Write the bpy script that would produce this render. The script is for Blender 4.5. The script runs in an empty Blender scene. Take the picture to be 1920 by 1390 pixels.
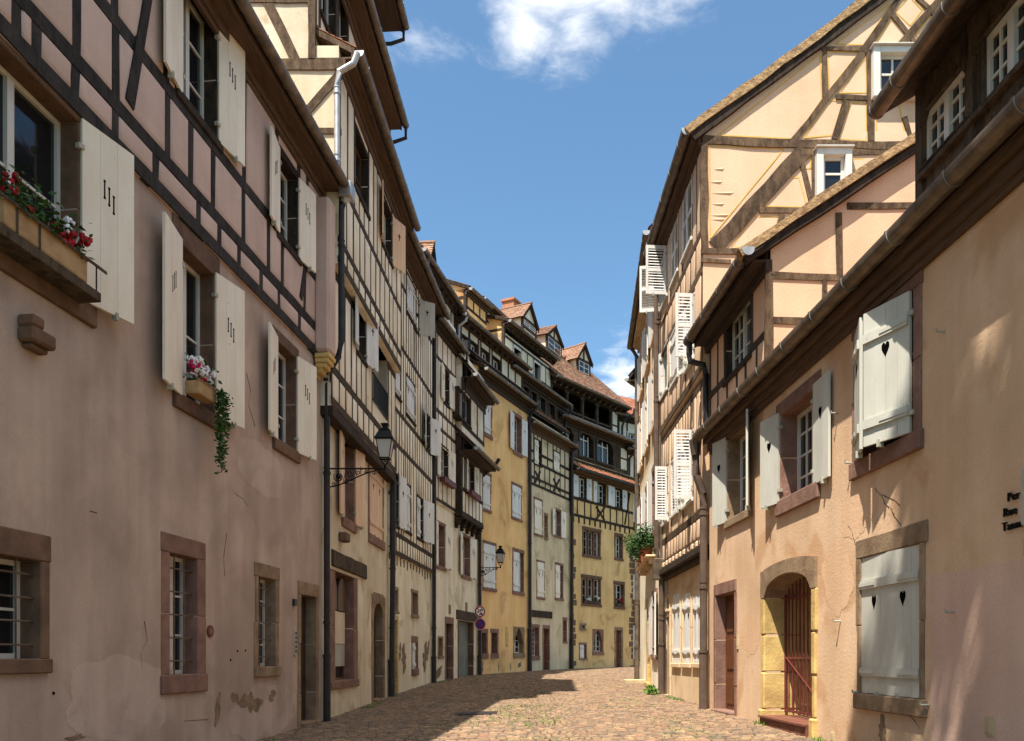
import bpy, bmesh, math, random
from mathutils import Vector as V

R = random.Random(11)
sc = bpy.context.scene
C = sc.collection
CZ, FOC, CX, HY = 1.65, 1500.0, 960.0, 1230.0      # eye height, focal length / centre / horizon in photo pixels

# ------------------------------------------------------------------ camera
cd = bpy.data.cameras.new("camera")
cam = bpy.data.objects.new("camera", cd)
C.objects.link(cam)
cam.location = (0, 0, CZ)
cam.rotation_euler = (math.pi / 2, 0, 0)
cd.sensor_width = 36
cd.lens = FOC / 1920 * 36
cd.shift_y = (HY - 695) / 1920
cd.clip_start, cd.clip_end = 0.05, 3000
sc.camera = cam

# ------------------------------------------------------------------ light
SUN = V((-0.275, -0.37, 1.0)).normalized()
sl = bpy.data.lights.new("sun", 'SUN')
sl.energy, sl.angle, sl.color = 5.0, math.radians(0.5), (1.0, 0.93, 0.82)
so = bpy.data.objects.new("sun", sl)
so.rotation_euler = SUN.to_track_quat('Z', 'Y').to_euler()
so.location = (-20, -20, 50)
C.objects.link(so)
sc.view_settings.view_transform = 'Standard'
sc.view_settings.look = 'None'
sc.view_settings.gamma = 1
sc.view_settings.exposure = 1.12

w = bpy.data.worlds.new("World")
sc.world = w
w.use_nodes = True
nt = w.node_tree
nt.nodes.clear()


def nn(t, kind, **kw):
    n = t.nodes.new(kind)
    for k, v in kw.items():
        setattr(n, k, v)
    return n


def mth(t, op, a, b=None, c=None, clamp=False):
    n = t.nodes.new('ShaderNodeMath')
    n.operation = op
    n.use_clamp = clamp
    for i, x in enumerate((a, b, c)):
        if x is None:
            continue
        if isinstance(x, (int, float)):
            n.inputs[i].default_value = x
        else:
            t.links.new(x, n.inputs[i])
    return n.outputs[0]


def smooth(t, x, lo, hi):
    n = t.nodes.new('ShaderNodeMapRange')
    n.interpolation_type = 'SMOOTHSTEP'
    t.links.new(x, n.inputs[0])
    n.inputs[1].default_value, n.inputs[2].default_value = lo, hi
    n.inputs[3].default_value, n.inputs[4].default_value = 0, 1
    return n.outputs[0]


sky = nn(nt, 'ShaderNodeTexSky')
sky.sky_type = 'NISHITA'
sky.sun_disc = False
sky.sun_elevation = math.asin(SUN.z)
sky.sun_rotation = math.atan2(SUN.x, SUN.y)
sky.air_density, sky.dust_density, sky.ozone_density = 1.0, 0.8, 2.0
tc = nn(nt, 'ShaderNodeTexCoord')
sp = nn(nt, 'ShaderNodeSeparateXYZ')
nt.links.new(tc.outputs['Generated'], sp.inputs[0])
zz = mth(nt, 'MAXIMUM', sp.outputs[2], 0.04)
qx, qy = mth(nt, 'DIVIDE', sp.outputs[0], zz), mth(nt, 'DIVIDE', sp.outputs[1], zz)
cb = nn(nt, 'ShaderNodeCombineXYZ')
nt.links.new(qx, cb.inputs[0])
nt.links.new(qy, cb.inputs[1])
nz = nn(nt, 'ShaderNodeTexNoise')
nt.links.new(cb.outputs[0], nz.inputs['Vector'])
nz.inputs['Scale'].default_value = 7.0
nz.inputs['Detail'].default_value = 11
nz.inputs['Roughness'].default_value = 0.62
nz.inputs['Distortion'].default_value = 0.35
cov = None
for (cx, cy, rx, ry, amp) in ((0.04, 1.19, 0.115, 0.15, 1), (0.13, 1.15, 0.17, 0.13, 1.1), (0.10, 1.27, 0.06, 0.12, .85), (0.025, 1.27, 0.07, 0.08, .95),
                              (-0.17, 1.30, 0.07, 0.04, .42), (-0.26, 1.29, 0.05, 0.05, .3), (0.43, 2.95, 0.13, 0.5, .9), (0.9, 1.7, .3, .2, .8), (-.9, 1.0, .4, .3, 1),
                              (.3, -.8, .6, .6, 1.6), (0.25, 0.15, .95, .75, 2.4)):  # unseen clouds behind and overhead, added to brighten the shaded house fronts
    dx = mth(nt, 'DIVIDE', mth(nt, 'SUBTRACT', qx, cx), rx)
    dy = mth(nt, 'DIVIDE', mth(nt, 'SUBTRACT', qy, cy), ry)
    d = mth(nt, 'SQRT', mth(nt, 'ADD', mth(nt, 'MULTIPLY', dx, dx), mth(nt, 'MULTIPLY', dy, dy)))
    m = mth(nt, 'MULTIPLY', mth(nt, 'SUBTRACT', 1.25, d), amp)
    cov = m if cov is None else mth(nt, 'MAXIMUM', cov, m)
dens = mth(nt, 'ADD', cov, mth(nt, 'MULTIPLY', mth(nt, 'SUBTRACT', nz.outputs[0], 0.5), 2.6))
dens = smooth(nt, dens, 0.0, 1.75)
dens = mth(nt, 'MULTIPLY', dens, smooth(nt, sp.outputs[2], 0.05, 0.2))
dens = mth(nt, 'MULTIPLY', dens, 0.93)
mx = nn(nt, 'ShaderNodeMix', data_type='RGBA')
tint = nn(nt, 'ShaderNodeMix', data_type='RGBA')
tint.blend_type = 'MULTIPLY'
tint.inputs[0].default_value = 1
nt.links.new(sky.outputs[0], tint.inputs[6])
tint.inputs[7].default_value = (0.80, 1.005, 1.02, 1)
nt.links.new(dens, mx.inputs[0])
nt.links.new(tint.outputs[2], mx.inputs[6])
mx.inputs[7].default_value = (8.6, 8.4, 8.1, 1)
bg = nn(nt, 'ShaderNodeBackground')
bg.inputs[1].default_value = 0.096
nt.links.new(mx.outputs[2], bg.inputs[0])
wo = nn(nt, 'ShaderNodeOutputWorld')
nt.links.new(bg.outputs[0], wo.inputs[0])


# ------------------------------------------------------------------ materials
def lin(c):
    return tuple((x / 12.92 if x <= 0.04045 else ((x + 0.055) / 1.055) ** 2.4) for x in (v / 255 for v in c))


def mat(name, col, col2=None, scale=1.0, stretch=(1, 1, 1), rough=0.85, bump=0.0, bscale=30.0, metal=0.0, island=0.0,
        streak=0.0, spec=0.3, fine=0.0, detail=7, island_cols=None, bdist=0.01, blot=None):
    m = bpy.data.materials.new(name)
    m.use_nodes = True
    t = m.node_tree
    b = t.nodes['Principled BSDF']
    b.inputs['Roughness'].default_value = rough
    b.inputs['Metallic'].default_value = metal
    b.inputs['Specular IOR Level'].default_value = spec
    c1 = lin(col)
    c2 = lin(col2) if col2 else tuple(x * .75 for x in c1)
    geo = nn(t, 'ShaderNodeNewGeometry')
    mp = nn(t, 'ShaderNodeMapping')
    mp.inputs['Scale'].default_value = stretch
    t.links.new(geo.outputs['Position'], mp.inputs[0])
    n1 = nn(t, 'ShaderNodeTexNoise')
    n1.inputs['Scale'].default_value = scale
    n1.inputs['Detail'].default_value = detail
    n1.inputs['Roughness'].default_value = 0.6
    t.links.new(mp.outputs[0], n1.inputs['Vector'])
    f = smooth(t, n1.outputs[0], 0.3, 0.7)
    mixn = nn(t, 'ShaderNodeMix', data_type='RGBA')
    mixn.inputs[6].default_value = (*c1, 1)
    mixn.inputs[7].default_value = (*c2, 1)
    t.links.new(f, mixn.inputs[0])
    out = mixn.outputs[2]

    def mul(out, fac, lo, hi):
        r = nn(t, 'ShaderNodeMapRange')
        t.links.new(fac, r.inputs[0])
        r.inputs[3].default_value, r.inputs[4].default_value = lo, hi
        h = nn(t, 'ShaderNodeMix', data_type='RGBA')
        h.blend_type = 'MULTIPLY'
        h.inputs[0].default_value = 1
        t.links.new(out, h.inputs[6])
        t.links.new(r.outputs[0], h.inputs[7])
        return h.outputs[2]
    if island_cols:
        cr = nn(t, 'ShaderNodeValToRGB')
        cr.color_ramp.interpolation = 'LINEAR'
        el = cr.color_ramp.elements
        while len(el) < len(island_cols):
            el.new(0.5)
        for i, cc in enumerate(island_cols):
            el[i].position = i / (len(island_cols) - 1)
            el[i].color = (*lin(cc), 1)
        t.links.new(geo.outputs['Random Per Island'], cr.inputs[0])
        h = nn(t, 'ShaderNodeMix', data_type='RGBA')
        h.inputs[0].default_value = .7
        t.links.new(out, h.inputs[6])
        t.links.new(cr.outputs[0], h.inputs[7])
        out = h.outputs[2]
    if island:
        out = mul(out, geo.outputs['Random Per Island'], 1 - island, 1 + island)
    if streak:
        mp2 = nn(t, 'ShaderNodeMapping')
        mp2.inputs['Scale'].default_value = (2.2, 2.2, .22)
        t.links.new(geo.outputs['Position'], mp2.inputs[0])
        n3 = nn(t, 'ShaderNodeTexNoise')
        n3.inputs['Scale'].default_value = 1.3
        n3.inputs['Detail'].default_value = 8
        t.links.new(mp2.outputs[0], n3.inputs['Vector'])
        out = mul(out, smooth(t, n3.outputs[0], .3, .72), 1 + streak * .4, 1 - streak)
    if blot:                                        # weather stains with shapes of their own
        n4 = nn(t, 'ShaderNodeTexNoise')
        n4.inputs['Scale'].default_value = blot[2]
        n4.inputs['Detail'].default_value = 9
        n4.inputs['Distortion'].default_value = .6
        t.links.new(geo.outputs['Position'], n4.inputs['Vector'])
        h = nn(t, 'ShaderNodeMix', data_type='RGBA')
        t.links.new(out, h.inputs[6])
        h.inputs[7].default_value = (*lin(blot[0]), 1)
        t.links.new(mth(t, 'MULTIPLY', smooth(t, n4.outputs[0], blot[3], blot[3] + .14), blot[1]), h.inputs[0])
        out = h.outputs[2]
    if fine:
        n5 = nn(t, 'ShaderNodeTexNoise')
        n5.inputs['Scale'].default_value = 55
        n5.inputs['Detail'].default_value = 4
        t.links.new(mp.outputs[0], n5.inputs['Vector'])
        out = mul(out, n5.outputs[0], 1 - fine, 1 + fine)
    t.links.new(out, b.inputs['Base Color'])
    if bump:
        n2 = nn(t, 'ShaderNodeTexNoise')
        n2.inputs['Scale'].default_value = bscale
        n2.inputs['Detail'].default_value = 6
        n2.inputs['Roughness'].default_value = .65
        t.links.new(mp.outputs[0], n2.inputs['Vector'])
        bp = nn(t, 'ShaderNodeBump')
        bp.inputs['Strength'].default_value = bump
        bp.inputs['Distance'].default_value = bdist
        t.links.new(n2.outputs[0], bp.inputs['Height'])
        t.links.new(bp.outputs[0], b.inputs['Normal'])
    return m


def plaster(name, col, col2, streak=.12, blot=None, bump=.5):
    return mat(name, col, col2, scale=.8, rough=.93, bump=bump, bscale=26, bdist=.008, streak=streak, fine=.15, spec=.15, blot=blot)


def stone(name, col, col2, **k):
    return mat(name, col, col2, scale=3.5, rough=.9, bump=.6, bscale=22, bdist=.015, fine=.15, spec=.15, island=.10, **k)


def timber_m(name, col, col2):
    return mat(name, col, col2, scale=9, stretch=(1, 1, .35), rough=.85, bump=1.0, bscale=34, bdist=.014, island=.25, spec=.15, fine=.40, blot=(tuple(int(c * .45) for c in col2), .8, 13, .60))


def paint(name, col, col2, rough=.55):
    return mat(name, col, col2, scale=2.5, stretch=(1.5, 1.5, .5), rough=rough, bump=.15, bscale=40, bdist=.004, island=.05, spec=.3, fine=.05,
               blot=(tuple(int(c * .55) for c in col), .6, 17, .66))


M = dict(
    pink=plaster('pink_plaster', (188, 166, 150), (168, 146, 131), .16, ((146, 126, 110), .35, .9, .52)),
    pinkup=plaster("pink_infill", (206, 180, 166), (188, 162, 148), .08),
    cream=plaster('cream_plaster', (224, 210, 184), (204, 188, 158), .14, ((150, 122, 84), .5, 1.1, .54)),
    creamup=plaster('cream_infill', (240, 230, 210), (222, 206, 178), .12, ((176, 136, 84), .5, 1.7, .57)),
    ivory=plaster('ivory_plaster', (236, 224, 200), (218, 204, 174), .14, ((156, 132, 96), .5, 1.2, .55)),
    white=plaster('white_plaster', (232, 222, 200), (212, 196, 168), .10),
    ochre=plaster('ochre_plaster', (240, 198, 138), (228, 182, 120), .10, ((168, 128, 80), .5, 1.0, .54)),
    grey=plaster('olive_grey_plaster', (216, 198, 164), (198, 180, 146), .14, ((132, 116, 84), .5, 1.1, .55)),
    olive=plaster('olive_yellow_plaster', (226, 192, 136), (210, 176, 120), .12, ((140, 116, 70), .5, 1.2, .55)),
    peach=plaster('peach_plaster', (218, 186, 154), (202, 168, 134), .10, ((176, 128, 84), .5, 1.1, .52), .7),
    peachup=plaster('peach_infill', (220, 184, 152), (208, 170, 138), .06),
    beige=plaster('beige_gable_plaster', (218, 186, 156), (208, 174, 142), .05),
    beigelow=plaster('beige_plaster', (220, 194, 160), (202, 174, 138), .10, ((160, 124, 84), .5, 1.3, .55)),
    oldpatch=mat('bare_mortar', (150, 126, 100), (112, 94, 74), scale=6, rough=.95, bump=.9, bscale=25, bdist=.02, fine=.2),
    sand=stone('pink_sandstone', (142, 110, 96), (116, 88, 76)),
    sandgrey=stone('grey_sandstone', (150, 128, 102), (120, 98, 78)),
    sandyel=stone('yellow_sandstone', (206, 176, 112), (172, 142, 90)),
    sandbr=stone('brown_sandstone', (118, 92, 74), (92, 72, 58)),
    tim=timber_m('dark_timber', (66, 54, 44), (40, 33, 28)),
    timgrey=timber_m('weathered_timber', (86, 73, 58), (54, 45, 36)),
    timbr=timber_m('brown_timber', (106, 86, 66), (64, 50, 38)),
    timA=timber_m('blackened_timber', (64, 58, 54), (42, 38, 36)),
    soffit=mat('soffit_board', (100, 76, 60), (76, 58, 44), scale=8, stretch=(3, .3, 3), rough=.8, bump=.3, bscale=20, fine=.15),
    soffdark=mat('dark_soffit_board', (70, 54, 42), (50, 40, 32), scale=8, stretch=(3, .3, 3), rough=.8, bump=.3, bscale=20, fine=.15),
    zinc=mat('weathered_zinc', (128, 112, 96), (92, 80, 68), scale=5, rough=.5, metal=.55, bump=.1, bscale=20, fine=.1),
    zincl=mat('bright_zinc', (186, 184, 180), (160, 158, 156), scale=5, rough=.42, metal=.6, fine=.06),
    pipe=mat('dark_painted_pipe', (58, 54, 54), (44, 42, 42), scale=4, rough=.45, metal=.2, bump=.1, fine=.1, blot=((110, 100, 90), .5, 9, .66)),
    pipebr=mat('brown_painted_pipe', (104, 86, 74), (84, 70, 60), scale=4, rough=.5, metal=.15, bump=.1, fine=.1),
    iron=mat('black_iron', (22, 22, 24), (14, 14, 16), rough=.5, metal=.3),
    shut=paint('cream_shutter_paint', (232, 222, 202), (222, 210, 188)),
    shutw=paint('white_shutter_paint', (220, 218, 212), (204, 200, 194)),
    shutp=paint('peach_shutter_paint', (224, 188, 150), (208, 172, 136)),
    shutg=paint('pale_green_shutter_paint', (192, 191, 180), (180, 178, 166)),
    shutgr=paint('grey_shutter_paint', (176, 172, 156), (158, 154, 140)),
    hole=mat('dark_gap', (14, 12, 11), (10, 9, 8), rough=1, spec=0),
    frame=paint('white_window_paint', (214, 210, 200), (200, 196, 184), .45),
    woodfr=mat('brown_window_wood', (104, 72, 44), (80, 54, 34), scale=6, stretch=(4, 4, .5), rough=.5, bump=.2, fine=.1),
    door=mat('brown_door_wood', (112, 66, 36), (82, 46, 26), scale=6, stretch=(4, 4, .4), rough=.45, bump=.3, fine=.12),
    doord=mat('dark_door_wood', (60, 46, 38), (42, 33, 28), scale=6, stretch=(4, 4, .4), rough=.55, bump=.3, fine=.12),
    doorg=mat('grey_green_door', (120, 124, 106), (92, 96, 84), scale=3, rough=.6, bump=.3, fine=.12),
    red=mat('oxide_red_iron', (112, 50, 48), (88, 40, 40), scale=5, rough=.5, fine=.1),
    tile=mat('clay_roof_tile', (146, 112, 90), (110, 84, 68), scale=3, rough=.85, bump=.4, bscale=30, fine=.15,
             island_cols=[(116, 88, 72), (150, 112, 90), (134, 102, 84), (166, 128, 102), (122, 102, 88)]),
    tiler=mat('red_roof_tile', (158, 108, 84), (126, 86, 66), scale=3, rough=.85, bump=.4, bscale=30, fine=.15,
              island_cols=[(146, 92, 70), (178, 112, 82), (162, 100, 74), (190, 132, 100), (138, 96, 80)]),
    slate=mat('grey_slate', (74, 72, 72), (56, 54, 54), scale=4, rough=.6, bump=.3, bscale=20, fine=.1),
    verge=mat('mortared_verge', (176, 146, 104), (128, 100, 72), scale=9, rough=.95, bump=1, bscale=14, bdist=.04, fine=.2),
    yline=mat('ochre_line_paint', (214, 172, 92), (200, 158, 80), scale=8, rough=.8),
    brick=None,
    leaf=mat('leaf_green', (58, 92, 34), (36, 64, 24), scale=6, rough=.6, island=.35, spec=.3),
    leafl=mat('bright_leaf', (96, 136, 40), (66, 104, 30), scale=6, rough=.6, island=.3, spec=.3),
    fred=mat('red_petal', (176, 16, 26), (130, 8, 20), scale=8, rough=.6, island=.25),
    fwhite=mat('white_petal', (236, 234, 230), (214, 212, 214), scale=8, rough=.6, island=.08),
    fpink=mat('pink_petal', (196, 24, 84), (160, 14, 64), scale=8, rough=.6, island=.25),
    fpurple=mat('purple_petal', (84, 54, 150), (62, 38, 120), scale=8, rough=.6, island=.25),
    terracotta=mat('terracotta', (168, 96, 62), (140, 76, 50), scale=6, rough=.85, fine=.1),
    planter=mat('tan_planter_wood', (178, 146, 104), (154, 122, 82), scale=6, rough=.7, fine=.1),
    bark=mat('bark', (92, 76, 60), (62, 50, 40), scale=6, rough=.95, bump=1, bscale=15, bdist=.03),
    tilered=mat('red_step_tile', (122, 78, 62), (100, 60, 48), scale=5, rough=.7, fine=.12, island=.15),
    paper=mat('pale_paper_sheet', (214, 196, 172), (204, 186, 164), scale=3, rough=.8),
    signwhite=mat('sign_white', (232, 230, 224), (226, 224, 218), rough=.4),
    signred=mat('sign_red', (150, 24, 34), (140, 22, 32), rough=.4),
    signblue=mat('sign_blue', (28, 44, 128), (26, 40, 118), rough=.4),
    lamp_glass=mat('frosted_lamp_glass', (196, 192, 182), (184, 180, 170), rough=.35, spec=.5),
    cap=mat('pale_stone_slab', (196, 178, 140), (172, 154, 120), scale=4, rough=.9, bump=.4, fine=.12),
)


def glass(name, col, rough=.06):
    m = bpy.data.materials.new(name)
    m.use_nodes = True
    t = m.node_tree
    b = t.nodes['Principled BSDF']
    b.inputs['Base Color'].default_value = (*col, 1)
    b.inputs['Roughness'].default_value = rough
    b.inputs['Specular IOR Level'].default_value = .6
    geo = nn(t, 'ShaderNodeNewGeometry')
    n2 = nn(t, 'ShaderNodeTexNoise')
    n2.inputs['Scale'].default_value = 3
    t.links.new(geo.outputs['Position'], n2.inputs['Vector'])
    bp = nn(t, 'ShaderNodeBump')
    bp.inputs['Strength'].default_value = .08
    bp.inputs['Distance'].default_value = .03
    t.links.new(n2.outputs[0], bp.inputs['Height'])
    t.links.new(bp.outputs[0], b.inputs['Normal'])
    return m


M['glass'] = glass('window_glass', (.012, .013, .014))


def brick_m():
    m = bpy.data.materials.new('orange_brick')
    m.use_nodes = True
    t = m.node_tree
    geo = nn(t, 'ShaderNodeNewGeometry')
    mp = nn(t, 'ShaderNodeMapping')
    mp.inputs['Rotation'].default_value = (math.pi / 2, 0, 0)
    t.links.new(geo.outputs['Position'], mp.inputs[0])
    br = nn(t, 'ShaderNodeTexBrick')
    t.links.new(mp.outputs[0], br.inputs['Vector'])
    br.inputs['Scale'].default_value = 4.2
    br.inputs['Color1'].default_value = (*lin((176, 104, 66)), 1)
    br.inputs['Color2'].default_value = (*lin((146, 82, 54)), 1)
    br.inputs['Mortar'].default_value = (*lin((190, 160, 130)), 1)
    t.links.new(br.outputs[0], t.nodes['Principled BSDF'].inputs['Base Color'])
    t.nodes['Principled BSDF'].inputs['Roughness'].default_value = .9
    return m


M['brick'] = brick_m()

# ------------------------------------------------------------------ building blocks
ORG = {}


class MB:
    def __init__(s):
        s.v, s.f, s.m = [], [], []

    def add(s, vs, fs, mi=0):
        k = len(s.v)
        s.v += [tuple(p) for p in vs]
        s.f += [tuple(i + k for i in f) for f in fs]
        s.m += [mi] * len(fs)

    def box(s, o, e1, e2, e3, a, b, c, mi=0):           # o + e1*[a] + e2*[b] + e3*[c]
        vs = [o + e1 * x + e2 * y + e3 * z for x in a for y in b for z in c]
        s.add(vs, [(0, 1, 3, 2), (4, 6, 7, 5), (0, 4, 5, 1), (2, 3, 7, 6), (0, 2, 6, 4), (1, 5, 7, 3)], mi)

    def tube(s, pts, r, n=8, mi=0, cap=True, r2=None):
        pts = [V(p) for p in pts]
        rings = []
        up = V((0, 0, 1))
        for i, p in enumerate(pts):
            t = (pts[min(i + 1, len(pts) - 1)] - pts[max(i - 1, 0)])
            if t.length < 1e-6:
                t = V((0, 0, 1))
            t.normalize()
            a = t.cross(up)
            if a.length < .05:
                a = t.cross(V((0, 1, 0)))
            a.normalize()
            b = a.cross(t)
            rr = r if r2 is None else r + (r2 - r) * i / (len(pts) - 1)
            rings.append([p + (a * math.cos(2 * math.pi * k / n) + b * math.sin(2 * math.pi * k / n)) * rr for k in range(n)])
        vs = [q for g in rings for q in g]
        fs = []
        for i in range(len(pts) - 1):
            for k in range(n):
                fs.append((i * n + k, i * n + (k + 1) % n, (i + 1) * n + (k + 1) % n, (i + 1) * n + k))
        if cap:
            fs.append(tuple(range(n)))
            fs.append(tuple((len(pts) - 1) * n + k for k in range(n)))
        s.add(vs, fs, mi)

    def poly(s, front, depth_vec, mi=0, back=True):       # prism from a 3-D polygon
        n = len(front)
        vs = list(front) + [p + depth_vec for p in front]
        fs = [tuple(range(n))] + [(i, (i + 1) % n, n + (i + 1) % n, n + i) for i in range(n)]
        if back:
            fs.append(tuple(range(2 * n - 1, n - 1, -1)))
        s.add(vs, fs, mi)

    def ball(s, c, r, mi=0, nu=6, nv=4, sq=1):
        vs, fs = [], []
        for j in range(nv + 1):
            th = math.pi * j / nv
            for i in range(nu):
                ph = 2 * math.pi * i / nu
                vs.append(V(c) + V((math.sin(th) * math.cos(ph), math.sin(th) * math.sin(ph), math.cos(th) * sq)) * r)
        for j in range(nv):
            for i in range(nu):
                fs.append((j * nu + i, j * nu + (i + 1) % nu, (j + 1) * nu + (i + 1) % nu, (j + 1) * nu + i))
        s.add(vs, fs, mi)

    def build(s, name, mats, parent=None, smooth=False, bevel=0, normals=True):
        if not isinstance(mats, (list, tuple)):
            mats = [mats]
        if not s.v:
            return None
        lo = [min(p[i] for p in s.v) for i in range(3)]
        hi = [max(p[i] for p in s.v) for i in range(3)]
        org = V(((lo[0] + hi[0]) / 2, (lo[1] + hi[1]) / 2, lo[2]))
        me = bpy.data.meshes.new(name)
        me.from_pydata([tuple(V(p) - org) for p in s.v], [], s.f)
        for mm in mats:
            me.materials.append(M[mm] if isinstance(mm, str) else mm)
        me.polygons.foreach_set('material_index', s.m)
        if smooth:
            me.polygons.foreach_set('use_smooth', [True] * len(s.f))
        if normals:
            bm = bmesh.new()
            bm.from_mesh(me)
            bmesh.ops.recalc_face_normals(bm, faces=bm.faces)
            bm.to_mesh(me)
            bm.free()
        me.update()
        o = bpy.data.objects.new(name, me)
        C.objects.link(o)
        ORG[o] = org
        if parent is not None:
            o.parent = parent
            o.location = org - ORG[parent]
        else:
            o.location = org
        if bevel:
            md = o.modifiers.new('bevel', 'BEVEL')
            md.width, md.segments, md.limit_method = bevel, 1, 'ANGLE'
        return o


def thing(name, label, cat, loc, group=None):
    o = bpy.data.objects.new(name, None)
    C.objects.link(o)
    o.empty_display_size = .3
    o.location = loc
    ORG[o] = V(loc)
    tag(o, label, cat, group)
    return o


def tag(o, label, cat, group=None):
    o['label'], o['category'] = label, cat
    if group:
        o['group'] = group
    return o


X3, Y3, Z3 = V((1, 0, 0)), V((0, 1, 0)), V((0, 0, 1))


def lerp(a, b, t):
    return a + (b - a) * t


def pw(tab, y):
    if y <= tab[0][0]:
        return tab[0][1]
    for (a, va), (b, vb) in zip(tab, tab[1:]):
        if y <= b:
            return lerp(va, vb, (y - a) / (b - a))
    return tab[-1][1]


GC = [(-30, -.3), (0, .12), (10, .40), (15.5, .49), (21, .60), (27, .74), (33, .86), (40, .94), (48, 1.0), (200, 1.0)]
GS = [(-30, .0), (0, .02), (9, .036), (16, .03), (21, .02), (30, 0.0), (200, 0)]


def ground(x, y):
    return pw(GC, y) + pw(GS, y) * max(-9, min(9, x))


class Fac:                                                  # a vertical street front in plan, p0 near, p1 far
    def __init__(s, p0, p1, left=True):
        s.p0 = V((p0[0], p0[1], 0))
        s.p1 = V((p1[0], p1[1], 0))
        s.d = (s.p1 - s.p0)
        s.L = s.d.length
        s.d.normalize()
        s.n = V((s.d.y, -s.d.x, 0)) if left else V((-s.d.y, s.d.x, 0))


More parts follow.
